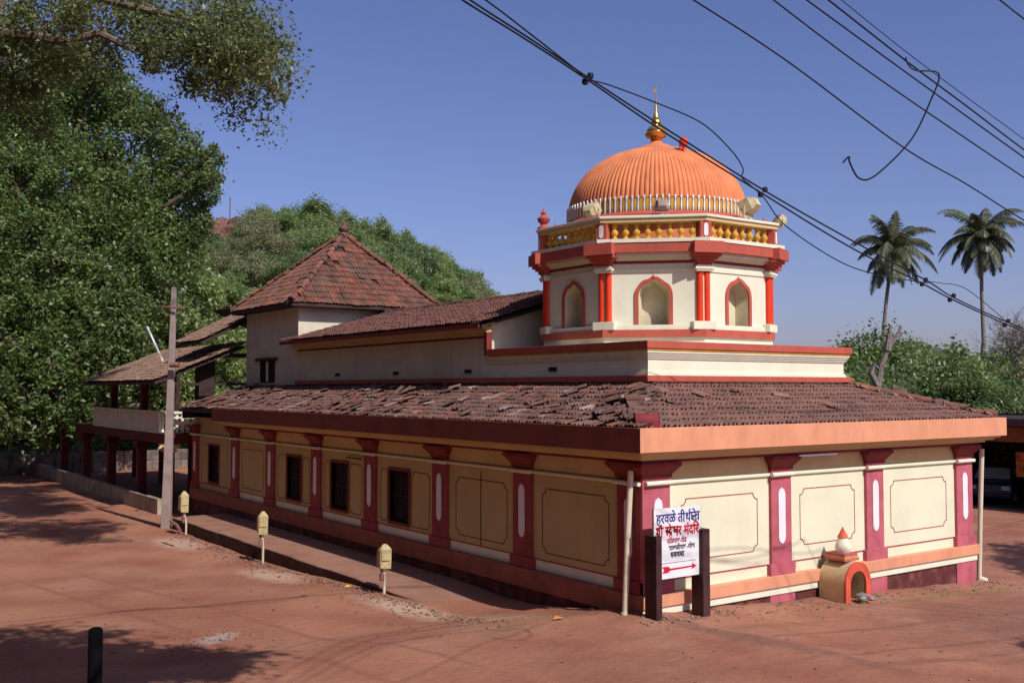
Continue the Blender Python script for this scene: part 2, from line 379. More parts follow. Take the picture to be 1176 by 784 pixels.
p = at(228, 285, 145); mb.add(*rock(p, 3.4, 9, (1.2, 1, .8)))
oc = mb.build('rock_outcrop', mat('laterite_rock', (.26, .13, .10), rough=1, var=.25, scale=.5, bump=.8, bscale=1.2, bdist=.4, spots=[(.6, .5, .6, (.13, .07, .05), .8)]))
tag(oc, kind='structure')
mb = MB(); a = at(264, 260, 146); mb.tube([a, a+Vector((0,0,4.2))], .09, 5)
tag(mb.build('mast', M['rust']), 'thin bare mast on the crest of the red rock outcrop', 'mast')
# distant ridge beyond the right tree line
vs = []; fs = []
for i, px in enumerate(range(700, 1800, 30)):
    ry = 412 - 22*math.exp(-((px-1045)/45.)**2) - 14*math.exp(-((px-1300)/120.)**2)
    for (D, zz) in ((640, -2), (700, 4+(HY-ry)/F*700), (800, -2)):
        q = at(px, HY, D); vs.append((q.x, q.y, zz))
for i in range(len(range(700, 1800, 30))-1):
    for k in range(2): fs.append((i*3+k, (i+1)*3+k, (i+1)*3+k+1, i*3+k+1))
tag(MB().add(vs, fs).build('far_ridge', mat('far_woods', (.06, .07, .05), rough=1, var=.2, scale=.05, bump=.5, bscale=.3, bdist=1)), kind='structure')

# ------------------------------------------------------------------ roof tiles
def tiles(name, o, e, s_, W, S, m, parent, clip=None, tw=.25, ex=.31, mess=0.0, loose=0, seed=1, messf=None, drop=.04, open_ends=False):
    """o eave start; e along the eave; s_ up the slope; W, S sizes; clip(u, v) keeps a tile"""
    r = random.Random(seed); e = Vector(e).normalized(); s_ = Vector(s_).normalized(); n = e.cross(s_).normalized()
    if n.z < 0: n = -n
    o = Vector(o); mb = MB()
    prof = [(0, .004), (.10, .034), (.22, .034), (.30, .006), (.47, .006), (.55, .030), (.63, .030), (.71, .006), (.92, .006), (1.0, .022)]
    def tile(u, v, rot, lift, tilt):
        c, sn = math.cos(rot), math.sin(rot); vs = []
        Lg = ex*1.18
        for (vv, hh) in ((0, drop), (Lg, .004)):
            for (pu, phh) in prof:
                du = (pu-.5)*tw*1.02; dv = vv
                uu = u + tw/2 + du*c - dv*sn; v2 = v + du*sn + dv*c
                vs.append(o + e*uu + s_*v2 + n*(phh*1.35 + hh + lift + tilt*dv + .015))
        k = len(prof)
        for (pu, phh) in prof:
            du = (pu-.5)*tw*1.02; uu = u + tw/2 + du*c; v2 = v + du*sn
            vs.append(o + e*uu + s_*v2 + n*(phh*1.35 + drop + lift - .020 + .015))
        fs = [(i, i+1, k+i+1, k+i) for i in range(k-1)] + [(2*k+i, 2*k+i+1, i+1, i) for i in range(k-1) if not (open_ends and max(prof[i][1], prof[i+1][1]) > .028)]
        mb.add(vs, fs)
    rows = int(S/ex)+1
    for j in range(rows):
        v = j*ex + r.uniform(-.01, .01)
        for i in range(int(W/tw)+1):
            u = i*tw
            if clip and not clip(u+tw/2, v+ex/2): continue
            if u > W-.05 or v > S-.06: continue
            mm = mess*(messf(u, v) if messf else 1)
            if r.random() < mm*.10: continue
            big = r.random() < mm*.35
            tile(u+r.gauss(0, .004+.02*mm), v+r.gauss(0, .008+.03*mm), r.gauss(0, .012+(.12 if big else .02)*mm),
                 abs(r.gauss(0, .003+(.04 if big else .006)*mm)), r.gauss(0, .01+(.12 if big else .01)*mm))
    for _ in range(loose):
        u, v = r.uniform(.2, W-.4), r.uniform(.1, S-.4)
        if clip and not clip(u, v): continue
        tile(u, v, r.uniform(-.9, .9), r.uniform(.03, .07), r.uniform(-.05, .2))
    return mb.build(name, m, parent)
def ridge_row(mb, a, b2, r=.10, seg=.34, seed=3, jit=.02, n=7):
    rr = random.Random(seed); a = Vector(a); b2 = Vector(b2); d = b2-a; L_ = d.length; d.normalize()
    side = d.cross(Vector((0,0,1))).normalized(); up = side.cross(d).normalized(); t = 0
    while t < L_-.1:
        j = Vector((rr.gauss(0,jit), rr.gauss(0,jit), abs(rr.gauss(0,jit)))); sk = rr.gauss(0, jit*2)
        vs = []
        for (tt, rad) in ((t, r*1.15), (min(t+seg*1.1, L_), r*.88)):
            for k in range(n):
                an = math.pi*(k/(n-1)); q = a + d*tt + side*(math.cos(an)*rad + sk*(tt-t)) + up*(math.sin(an)*rad) + j; vs.append(q)
        for k in range(n):
            an = math.pi*(k/(n-1)); vs.append(a + d*t + side*(math.cos(an)*r*.9) + up*(math.sin(an)*r*.9 - .01) + j)
        fs = [(k, k+1, n+k+1, n+k) for k in range(n-1)] + [(2*n+k, 2*n+k+1, k+1, k) for k in range(n-1)]
        mb.add(vs, fs); t += seg

# ------------------------------------------------------------------ the temple
WX, WY = 10.4, 24.6
temple = empty('temple', (5.2, 5.1, 0), 'cream and maroon temple with tiled roofs and a ribbed orange dome on an octagonal drum', 'temple')
T = temple
WINS = [(8.36, 9.34), (11.70, 12.72), (14.80, 15.80), (21.85, 22.85)]; WZ0, WZ1 = .70, 1.96
mb = MB()                                            # lower walls
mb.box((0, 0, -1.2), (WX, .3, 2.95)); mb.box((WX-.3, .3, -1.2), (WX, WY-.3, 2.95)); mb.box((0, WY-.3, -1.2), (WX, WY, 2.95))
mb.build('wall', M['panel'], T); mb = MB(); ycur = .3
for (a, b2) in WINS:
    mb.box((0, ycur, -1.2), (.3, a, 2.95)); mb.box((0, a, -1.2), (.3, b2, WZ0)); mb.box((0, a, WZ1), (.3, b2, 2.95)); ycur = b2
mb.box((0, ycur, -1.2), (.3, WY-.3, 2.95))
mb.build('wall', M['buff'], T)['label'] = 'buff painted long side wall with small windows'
MB().box((.32, .32, -1), (.5, WY-.32, 2.9)).build('interior_darkness', M['black'], T).name = 'interior_dark_slab'  # near-black slab painting the unlit interior behind the windows
for (a, b2) in WINS:                                 # windows: frame, bars, near-black panes set back in place of the unlit room
    fr = MB(); w = .07
    fr.box((-.03, a-w, WZ0-w), (.16, a, WZ1+w)).box((-.03, b2, WZ0-w), (.16, b2+w, WZ1+w)).box((-.03, a, WZ1), (.16, b2, WZ1+w)).box((-.05, a, WZ0-w), (.16, b2, WZ0))
    f_ = fr.build('window', M['maroon'], T)
    MB().box((.12, a, WZ0), (.15, (a+b2)/2-.01, WZ1)).box((.12, (a+b2)/2+.01, WZ0), (.15, b2, WZ1)).build('dark_pane', M['black'], f_)
    bars = MB()
    for k in range(1, 7): yy = a+(b2-a)*k/7; bars.tube([(.06, yy, WZ0), (.06, yy, WZ1)], .010, 6)
    bars.box((.05, a, 1.32), (.07, b2, 1.345)).build('window_bars', M['under'], f_)
def panel(mb, f, u0, u1, z0, z1, n, c=.12, w=.017):  # outline with notched corners; f(u, z) -> point
    q = []
    def arc(cu, cz, a0, a1):
        for k in range(5):
            a = a0+(a1-a0)*k/4; q.append((cu+c*math.cos(a), cz+c*math.sin(a)))
    arc(u0, z0, math.pi/2, 0); arc(u1, z0, math.pi, math.pi/2); arc(u1, z1, -math.pi/2, -math.pi); arc(u0, z1, 0, -math.pi/2)
    q.append(q[0]); mb.ribbon([f(u, z) for u, z in q], n, w, .006)
FR = lambda u, z: (u, -.001, z)
LF = lambda u, z: (-.001, u, z)
pilF = [(0.0, .60), (3.33, 3.92), (6.36, 6.95), (9.75, 10.4)]
pilL = [(0.0, .62), (3.26, 3.90), (6.52, 7.18), (10.02, 10.66), (13.36, 14.0), (16.75, 17.4), (19.85, 20.5)]
for i in range(3):
    mb = MB(); a, b2 = pilF[i][1], pilF[i+1][0]; panel(mb, FR, a+.34, b2-.34, .86, 1.98, (0,-1,0)); mb.build('panel_outline', M['line'], T)
for i in range(6):
    mb = MB(); a, b2 = pilL[i][1], pilL[i+1][0]
    if i in (2, 3, 4):
        wa, wb = WINS[i-2]; panel(mb, LF, a+.22, wa-.13, .66, 1.98, (-1,0,0), .08) if wa-a > .75 else None
        panel(mb, LF, wb+.13, b2-.2, .66, 1.98, (-1,0,0), .08)
    else: panel(mb, LF, a+.3, b2-.3, .72, 2.0, (-1,0,0))
    mb.build('panel_outline', M['plinth'], T)
mb = MB(); mb.ribbon([LF(5.2, .5), LF(5.2, 2.18)], (-1,0,0), .03, .005); mb.build('wall_seam', M['under'], T)
mb = MB(); mb.ribbon([LF(21.0, .6), LF(21.0, 2.0)], (-1,0,0), .02, .005).ribbon([LF(23.6, .6), LF(23.6, 2.0)], (-1,0,0), .02, .005).ribbon([LF(21.0, 2.0), LF(23.6, 2.0)], (-1,0,0), .02, .005).ribbon([LF(21.0, .6), LF(23.6, .6)], (-1,0,0), .02, .005)
mb.build('panel_outline', M['line'], T)
# running bands: butt at corners with a common outline (dx0: left face offset, dy0: front face offset)
def wrap(z0, z1, d, y1=WY, x1=None):
    x1 = WX + d if x1 is None else x1
    return MB().box((-d, -d, z0), (x1, -.002, z1)).box((-d, -.002, z0), (-.002, y1, z1)).box((WX+.002, -.002, z0), (WX+d, 9, z1))
wrap(.55, .575, .012).build('dado_line', M['line'], T)
MB().box((-.14, -.14, .12), (WX+.14, -.002, .35)).build('dado_band', M['salmon'], T, bevel=.012)
MB().box((-.14, -.001, -.03), (-.002, WY, .35)).box((-.1405, -.139, -.03), (-.1402, -.001, .35)).build('dado_band', M['band_shaded'], T)['label'] = 'salmon band coloured darker for the shade of the long side'
MB().box((WX+.002, -.002, .12), (WX+.14, 9, .35)).build('dado_band', M['salmon'], T, bevel=.012)
mb = MB().box((-.10, -.10, -.02), (WX+.1, -.002, .12)).box((WX+.002, -.002, -.02), (WX+.1, 9, .12)); mb.build('plinth_course', M['ivory'], T, bevel=.008)
wrap(-1.2, -.02, .05).build('plinth', M['plinth'], T)
def rail(pts, r, zflat=None):
    return MB().tube(pts, r, 10)
d = .034
mb = MB()
for (a, b2) in zip([p[1] for p in pilL[:-1]], [p[0] for p in pilL[1:]]): mb.box((-.008, a+.08, .352), (-.001, b2-.08, .548))
mb.build('dado_strip', M['ivory'], T)
MB().tube([(-d, WY, 2.31), (-d, -d, 2.31), (WX+d, -d, 2.31), (WX+d, 9, 2.31)], .036, 10).build('moulding_rail', M['panel'], T, smooth=True)
wrap(2.68, 2.74, .17, 20.94).build('cornice_line', M['maroon'], T)
mb = wrap(2.74, 2.80, .26, 20.94); mb2 = MB()
for (z0, z1, dd) in ((2.80, 2.85, .40), (2.85, 2.90, .50)): mb2.box((-dd, -dd, z0), (WX+dd, -.002, z1)); mb2.box((-dd, -.002, z0), (-.002, 20.92, z1)); mb2.box((WX+.002, -.002, z0), (WX+dd, 9, z1))
mb.build('cornice_step', M['cream'], T); mb2.build('cornice', M['cream'], T)
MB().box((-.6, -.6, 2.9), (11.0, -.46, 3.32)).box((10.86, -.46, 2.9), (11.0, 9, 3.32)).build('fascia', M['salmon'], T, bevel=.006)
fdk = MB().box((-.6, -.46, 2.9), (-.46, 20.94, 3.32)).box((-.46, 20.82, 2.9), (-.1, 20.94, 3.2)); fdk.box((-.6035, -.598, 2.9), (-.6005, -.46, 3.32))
fdk.build('fascia', M['fascia_dark'], T)['label'] = 'dark red fascia of the long side'
MB().box((-.46, -.46, 2.905), (10.86, -.002, 2.95)).box((-.46, -.002, 2.905), (-.002, 20.82, 2.95)).build('soffit', M['cream'], T)
MB().box((.02, -.012, 2.37), (WX, -.001, 2.678)).box((-.012, .02, 2.37), (-.001, 20.9, 2.678)).build('frieze', M['cream'], T)
# pilasters
def loz(f, u, z0, z1, n, w=.10, t=.012):
    pts = [(u-w, z0+w*1.3), (u-w*.75, z0+w*.5), (u, z0), (u+w*.75, z0+w*.5), (u+w, z0+w*1.3), (u+w, z1-w*1.3), (u+w*.75, z1-w*.5), (u, z1), (u-w*.75, z1-w*.5), (u-w, z1-w*1.3)]
    nn = Vector(n); a = [Vector(f(*p)) for p in pts]; k = len(a)
    return MB().add(a+[p+nn*t for p in a], [tuple(range(k)), tuple(range(k, 2*k))]+[(i, (i+1)%k, (i+1)%k+k, i+k) for i in range(k)])
def pilaster(kind, a, b2):
    if kind == 'F':
        def bx(mb, u0, u1, z0, z1, dd): mb.box((u0, -dd, z0), (u1, -.003, z1))
        f = lambda u, z: (u, -.072, z); n = (0, -1, 0)
    else:
        def bx(mb, u0, u1, z0, z1, dd): mb.box((-dd, u0, z0), (-.003, u1, z1))
        f = lambda u, z: (-.072, u, z); n = (-1, 0, 0)
    corner = a == 0.0; m = M['rose'] if kind == 'F' else M['rose_shaded']
    lo = a-.0725 if corner else a; mb = MB()
    if corner and kind == 'L': lo = .0
    bx(mb, lo, b2, .35, 2.44, .07)
    pl = mb.build('pilaster', m, T, bevel=.006)
    loz(f, (a+b2)/2, .95, 2.05, n).build('white_inlay', M['white'], pl)
    mb = MB(); e = .07
    bx(mb, (lo if corner else a-e), b2+e, .352, .575, .10); 
    if kind == 'F': bx(mb, (lo if corner else a-e), b2+e, -1.2, -.022, .075); bx(mb, (lo if corner else a-e), b2+e, -.02, .118, .001)
    mb.build('pilaster_base', m, pl)
    mb = MB()
    for k, (z0, z1, ex, dd) in enumerate(((2.40, 2.46, .03, .10), (2.62, 2.678, .13, .25))):
        bx(mb, (lo-dd+.07 if corner and kind == 'F' else (0. if corner else a-ex)), b2+ex, z0, z1, dd)
    if kind == 'F': mb.frustum((lo-.03 if corner else a-.03, -.10, b2+.03, -.003), 2.461, (lo-.2 if corner else a-.13, -.24, b2+.13, -.003), 2.619)
    else: mb.frustum((-.10, 0. if corner else a-.03, -.003, b2+.03), 2.461, (-.24, 0. if corner else a-.13, -.003, b2+.13), 2.619)
    mb.build('capital', M['maroon'], pl)
    mb = MB()
    if kind == 'F': mb.tube([(a-.03, -.115, 2.31), (b2+.03, -.10, 2.31)], .044, 10)
    else: mb.tube([(-.115, a-.03, 2.31), (-.115, b2+.03, 2.31)], .044, 10)
    mb.build('collar', M['ivory'], pl, smooth=True)
for a, b2 in pilF: pilaster('F', a, b2)
for a, b2 in pilL: pilaster('L', a, b2)
pilaster('L', 23.95, 24.6)
# leaning downpipes
mb = MB().tube([(-.28, .18, -.05), (-.235, .15, 1.3), (-.19, .10, 2.55)], .055, 12); mb.tube([(-.285, .18, -.05), (-.285, .18, .05)], .07, 12)
mb.build('downpipe', M['pvc'], T, smooth=True)
mb = MB().tube([(10.80, .05, -.60), (10.86, .02, 1.0), (10.92, -.02, 2.56)], .055, 12).tube([(10.80, .05, -.60), (10.80, .05, -.5), (10.93, -.06, -.56)], .07, 12)
mb.build('downpipe', M['pvc'], T, smooth=True)
MB().box((3.9, -.33, 2.655), (5.05, -.28, 2.69)).build('tube_lamp', M['white'], T)
mb = MB().tube([(-.06, 13.0-2.2, 2.15), (-.10, 13.0-2.2, 2.15), (-.10, 11.6, 2.15), (-.06, 11.6, 2.15)], .02, 6); mb.build('conduit', M['under'], T)

# lower roofs: slabs then tiles. eave z 3.30 at -.48, top z 4.10 at x=y=2.05
EZ, TZ = 3.27, 4.06; sl = Vector((2.5, 0, TZ-EZ)); SL = sl.length
mb = MB()
e0 = -.45; hx = WX+.45
mb.add([(e0, e0, EZ), (hx, e0, EZ), (8.35, 2.05, TZ), (2.05, 2.05, TZ)], [(0,1,2,3)])
mb.add([(e0, e0, EZ), (2.05, 2.05, TZ), (2.05, WY, TZ), (e0, WY, EZ)], [(0,1,2,3)])
mb.add([(hx, e0, EZ), (hx, WY, EZ), (8.35, WY, TZ), (8.35, 2.05, TZ)], [(0,1,2,3)])
mb.add([(e0, WY-.01, EZ), (2.05, WY-.01, TZ), (2.05, WY-.01, 2.9), (e0, WY-.01, 2.9)], [(0,1,2,3)])
mb.build('roof_deck', M['under'], T)
def hipclip(W): return lambda u, v: (v*.953 < u+.10) and (v*.953 < W-u+.10)
W1 = hx-e0
tf = tiles('roof_tiles', (e0, e0, EZ), (1,0,0), (0, 2.5, TZ-EZ), W1, SL, M['tile_f'], T, clip=hipclip(W1), mess=.16, seed=5, tw=.25, ex=.29, drop=.045, open_ends=True, loose=5)
tl = tiles('roof_tiles', (e0, WY+.1, EZ), (0,-1,0), (2.5, 0, TZ-EZ), WY+.1-e0, SL, M['tile_w'], T, clip=lambda u, v: v*.953 < (WY+.1-e0-u)+.1, mess=.9, loose=130, seed=8, tw=.225, ex=.27,
           messf=lambda u, v: .28 + .9*max(0, math.sin(u*.55+.6)) * (1 if u < 24.5 else .3))
tiles('roof_tiles', (hx, e0, EZ), (0,1,0), (-2.5, 0, TZ-EZ), 12, SL, M['tile_f'], T, clip=lambda u, v: v*.953 < u+.1, mess=.6, seed=9)
mb = MB(); ridge_row(mb, (e0+.75, e0+.45, EZ+.12), (2.25, 2.05, TZ+.04), .07, .20, 4, .03)
mb.build('hip_tiles', M['tile_w'], T)
mb = MB(); ridge_row(mb, (hx, e0, EZ+.06), (8.35, 2.05, TZ+.05), .10, .30, 14, .035); ridge_row(mb, (hx+.05, e0+.35, EZ+.04), (8.6, 2.1, TZ+.03), .09, .3, 18, .06)
mb.build('hip_tiles', M['tile_p'], T)
mb = MB(); c_ = Vector((e0+.30, e0+.18, EZ+.17)); ax_ = Vector((.816, -.578, 0)); fr_ = Vector((-.578, -.816, 0))
vs = []; prof_ = [(.17, -.20)]+[(.17*math.cos(t), .13*math.sin(t)) for t in [math.pi*i/8 for i in range(9)]]+[(-.17, -.20)]
for e_ in (-.21, .21): vs += [c_+ax_*e_+fr_*a+Vector((0,0,b_)) for a, b_ in prof_]
n_ = len(prof_); mb.add(vs, [tuple(range(n_)), tuple(range(n_, 2*n_))[::-1]]+[(i, i+1, i+1+n_, i+n_) for i in range(n_-1)])
mb.build('ridge_end_tile', M['maroon'], T, bevel=.01)
mb = MB()
for i in range(5):
    c2 = c_-fr_*(.30+.34*i)+Vector((0,0,.0+.095*i)); u2 = Vector((-fr_.x, -fr_.y, .30)).normalized(); n2 = ax_.cross(u2).normalized(); n2 = n2 if n2.z > 0 else -n2
    q = [c2-ax_*.19-u2*.2, c2+ax_*.17-u2*.2, c2+ax_*.17+u2*.2, c2-ax_*.19+u2*.2]; q[0] = q[0]+n2*.03; q[1] = q[1]+n2*.03
    mb.add(q+[v-n2*.025 for v in q], [(0,1,2,3),(7,6,5,4),(0,4,5,1),(1,5,6,2),(2,6,7,3),(3,7,4,0)])
mb.build('hip_plate', M['tile_p'], T)
mb = MB(); mb.box((e0-.1, 20.95, EZ-.12), (e0-.06, WY+.1, EZ-.02)); mb.build('eave_board', M['under'], T)

# square clerestory base of the drum and the long hall
mb = MB(); mb.box((2.0, 2.0, 3.2), (8.4, 8.2, 4.97)); mb.build('drum_base', M['ivory'], T)
mb = MB()
for (z0, z1, dd) in ((4.27, 4.31, .05), (4.31, 4.35, .03), (4.62, 4.66, .03), (4.66, 4.70, .055), (4.70, 4.74, .08), (4.74, 4.78, .105)):
    mb.box((2-dd, 2-dd, z0), (8.4+dd, 1.998, z1)).box((2-dd, 1.998, z0), (1.998, 7.72, z1)).box((8.402, 1.998, z0), (8.4+dd, 8.2, z1))
mb.build('step_moulding', M['ivory'], T)
def wrap2(z0, z1, dd, y1, m, name):
    MB().box((2-dd, 2-dd, z0), (8.4+dd, 1.998, z1)).box((2-dd, 1.998, z0), (1.998, y1, z1)).box((8.402, 1.998, z0), (8.4+dd, y1, z1)).build(name, m, T, bevel=.006)
wrap2(4.15, 4.27, .13, 19.7, M['bandred'], 'ledge')
wrap2(4.78, 4.83, .12, 7.7, M['ochre'], 'gilt_line')
wrap2(4.83, 4.985, .15, 7.72, M['bandred'], 'parapet_band')
MB().box((1.84, 7.72, 4.83), (1.998, 7.84, 5.42)).build('corner_band', M['maroon'], T)
mb = MB(); mb.box((2.0, 8.201, 3.2), (2.3, 19.7, 5.55)).box((2.0, 7.97, 4.972), (2.3, 8.201, 5.55)).box((8.1, 8.2, 3.2), (8.4, 19.7, 5.55))
mb.add([(2.002, 7.76, 4.9), (8.4, 7.76, 4.9), (8.4, 7.76, 5.62), (5.2, 7.76, 6.60), (2.002, 7.76, 5.62), (2.002, 7.96, 4.9), (8.4, 7.96, 4.9), (8.4, 7.96, 5.62), (5.2, 7.96, 6.60), (2.002, 7.96, 5.62)],
       [(0,1,2,3,4), (9,8,7,6,5), (0,4,9,5), (4,3,8,9), (3,2,7,8)])
M['hall'] = mat('hall_limewash', (.74, .68, .50), var=.06, scale=1.2, bump=.12, bscale=20, streak=.22)
mb.build('hall_wall', M['hall'], T)
mb = MB()
for (z0, z1, dd) in ((5.34, 5.42, .08), (5.42, 5.50, .16), (5.50, 5.57, .24)): mb.box((2-dd, 7.75, z0), (1.998, 19.9, z1))
mb.build('hall_cornice', M['cream'], T)
MB().box((1.97, 7.84, 5.28), (1.998, 19.7, 5.325)).build('cornice_line', M['maroon'], T)
for yy in (16.55, 12.68, 8.81, 5.2):
    MB().box((1.965, yy-.14, 4.40), (1.999, yy+.14, 4.49)).build('vent', M['black'], T)
HE, HR = 5.62, 6.66; hsl = Vector((3.6, 0, HR-HE)); HS = hsl.length
mb = MB(); mb.add([(1.6, 7.6, HE-.02), (5.2, 7.6, HR-.02), (5.2, 20.2, HR-.02), (1.6, 20.2, HE-.02), (8.8, 7.6, HE-.02), (8.8, 20.2, HE-.02),
                   (1.6, 7.6, HE-.10), (5.2, 7.6, HR-.12), (5.2, 20.2, HR-.12), (1.6, 20.2, HE-.10)], [(0,1,2,3), (1,4,5,2), (6,7,8,9), (0,1,7,6), (0,3,9,6), (3,2,8,9)])
mb.build('roof_deck', M['under'], T)
tiles('roof_tiles', (1.55, 20.2, HE), (0,-1,0), (3.6, 0, HR-HE), 12.65, HS, M['tile_h'], T, mess=.22, seed=12, tw=.25, ex=.30)
mb = MB().box((1.50, 7.6, HE-.10), (1.545, 20.2, HE-.0)); mb.build('eave_board', M['maroon'], T)
mb = MB(); ridge_row(mb, (5.2, 7.6, HR+.03), (5.2, 20.2, HR+.03), .12, .35, 24, .012); mb.build('ridge_tiles', M['tile_h'], T)

# pyramid roofed tower
TX0, TX1, TY0, TY1 = 2.0, 7.2, 19.7, 24.6
MB().box((TX0-.002, TY0, 3.2), (TX1, TY1, 6.95)).build('tower_wall', M['hall'], T)
mb = MB().box((TX0-.10, 21.5, 5.02), (TX0-.003, 23.5, 5.12)); wn_ = mb.build('tower_window', M['under'], T)
MB().box((TX0-.02, 21.75, 4.22), (TX0-.0025, 23.15, 5.02)).build('opening', M['black'], wn_)
MB().box((TX0-.05, 22.35, 4.25), (TX0-.021, 22.5, 5.0)).build('shutter_edge', M['panel'], wn_)
ax, ay, az = 4.85, 22.05, 9.82; o_ = .45; ez = 6.93
c4 = [(TX0-o_, TY0-.5, ez), (TX1+.35, TY0-.5, ez), (TX1+.35, TY1+.45, ez), (TX0-o_, TY1+.45, ez)]
mb = MB(); mb.add(c4+[(ax, ay, az)]+[(p[0], p[1], ez-.10) for p in c4], [(0,1,4), (1,2,4), (2,3,4), (3,0,4), (0,5,6,1), (1,6,7,2), (2,7,8,3), (3,8,5,0), (5,8,7,6)])
mb.build('tower_roof_deck', M['under'], T)
def pyr(c0, c1, seed, m):
    c0, c1 = Vector(c0), Vector(c1); e = (c1-c0); W = e.length; e.normalize(); A = Vector((ax, ay, az)); ua = (A-c0).dot(e); s_ = A-(c0+e*ua); S = s_.length
    cl = lambda u, v: (u > ua*v/S-.05) and (u < W-(W-ua)*v/S+.05)
    tiles('roof_tiles', c0, e, s_, W, S, m, T, clip=cl, mess=.25, seed=seed, tw=.25, ex=.30)
pyr(c4[0], c4[1], 31, M['tile_p']); pyr(c4[3], c4[0], 32, M['tile_p']); pyr(c4[1], c4[2], 33, M['tile_p'])
mb = MB()
for k in range(4): ridge_row(mb, Vector(c4[k])+Vector((0,0,.07)), (ax, ay, az+.08), .12, .36, 40+k, .02)
mb.build('hip_tiles', M['tile_p'], T)
MB().lathe((ax, ay, az), [(.16, -.1), (.20, .04), (.12, .10), (.10, .16), (.19, .24), (.20, .32), (.12, .40), (.05, .46), (.04, .56), (.005, .60)], 14).build('tower_finial', M['tile_p'], T, smooth=True)

# octagonal drum
C0 = Vector((5.2, 5.1, 0)); K8 = math.cos(math.pi/8)
def octo(ap): return [(C0.x+ap/K8*math.cos(R(22.5+45*k)), C0.y+ap/K8*math.sin(R(22.5+45*k))) for k in range(8)]
AP = 2.66
drum = MB().prism(octo(2.70), 4.95, 5.14).prism(octo(2.72), 5.31, 5.42).prism(octo(2.2), 5.42, 7.2).build('drum', M['ivory'], T)
MB().prism(octo(2.76), 5.14, 5.31).build('plinth_band', M['bandred'], drum)
side = 2*AP*math.tan(math.pi/8)
# niche wall, built once at the face looking along -x ... placed by rotation
def face_mat(k): return Matrix.Translation(C0) @ Matrix.Rotation(R(45*k), 4, 'Z')
def arch_pts(w, zs, zt, n=20):                       # cusped arch from left spring to right spring
    q = []
    for i in range(n+1):
        t = i/n; a = math.pi*(1-t); u = w*math.cos(a); h = (zt-zs)*(math.sin(a)**.85)
        h += .035*abs(math.sin(a*3.5))*math.sin(a) + (.05*(1-abs(t-.5)/.12) if abs(t-.5) < .12 else 0)
        q.append((u, zs+h))
    return q
aw, zb, zs_, zt = .34, 5.42, 6.05, 6.36; Z1 = 6.78
mb = MB(); ap = arch_pts(aw, zs_, zt); X = AP
hs = side/2
def P3(u, z, x=X): return (x, u, z)
pts = [(-aw, zb)]+ap[::-1] if ap[0][0] > 0 else [(-aw, zb)]+ap
pts = [(-aw, zb)] + [p for p in sorted(ap, key=lambda p: p[0])] + [(aw, zb)]
vs = []; fs = []
mb.add([P3(-hs, zb), P3(-aw, zb), P3(-aw, Z1), P3(-hs, Z1)], [(0,1,2,3)]); mb.add([P3(aw, zb), P3(hs, zb), P3(hs, Z1), P3(aw, Z1)], [(0,1,2,3)])
sp = sorted(ap, key=lambda p: p[0])
for (p, q) in zip(sp[:-1], sp[1:]): mb.add([P3(*p), P3(*q), P3(q[0], Z1), P3(p[0], Z1)], [(0,1,2,3)])
dep = .34                                            # jambs: niche curves in to a narrower back
bk = [((p[0])*.80, zb+(p[1]-zb)*.93) for p in pts]
n0 = mb.build('niche_wall', M['ivory'], None); mb = MB()
for (p, q, p2, q2) in zip(pts[:-1], pts[1:], bk[:-1], bk[1:]): mb.add([P3(*p), P3(*q), P3(q2[0], q2[1], X-dep), P3(p2[0], p2[1], X-dep)], [(0,1,2,3)])
mb.add([P3(p[0], p[1], X-dep) for p in bk], [tuple(range(len(bk)))])
mb.add([P3(-aw, zb), P3(aw, zb), P3(aw*.8, zb, X-dep), P3(-aw*.8, zb, X-dep)], [(0,1,2,3)])
nch = mb.build('niche', M['niche'], n0)
out_ = [(p[0]*(1+.10/aw*.85), p[1]) for p in pts]
mo = MB(); w = .085
inn = pts; outp = []
for i, p in enumerate(pts):
    a = pts[max(i-1,0)]; c = pts[min(i+1, len(pts)-1)]; dx, dz = c[0]-a[0], c[1]-a[1]; l = math.hypot(dx, dz); nx_, nz_ = -dz/l, dx/l
    if i in (0, len(pts)-1): nx_, nz_ = (-1, 0) if i == 0 else (1, 0)
    outp.append((p[0]+nx_*w, p[1]+nz_*w))
t_ = .035
for i in range(len(pts)-1):
    a, b2, c, d_ = inn[i], inn[i+1], outp[i+1], outp[i]
    mo.add([P3(*a, X-.01), P3(*b2, X-.01), P3(*c, X), P3(*d_, X), P3(*a, X+t_), P3(*b2, X+t_), P3(*c, X+t_), P3(*d_, X+t_)], [(4,5,6,7), (0,1,5,4), (3,7,6,2)])
mo.lathe((X+.02, 0, zt+.1), [(.02, 0), (.04, .03), (.02, .06), (.004, .1)], 8)
trim = mo.build('arch_trim', M['bandred'], n0)
n0.location = C0; n0.rotation_euler = (0, 0, 0)
n0.parent = drum; n0.matrix_parent_inverse = wmat(drum).inverted()
for k in range(1, 8): dup_at(n0, drum, Matrix.Translation(C0) @ Matrix.Rotation(R(45*k), 4, 'Z') @ Matrix.Translation(-C0))
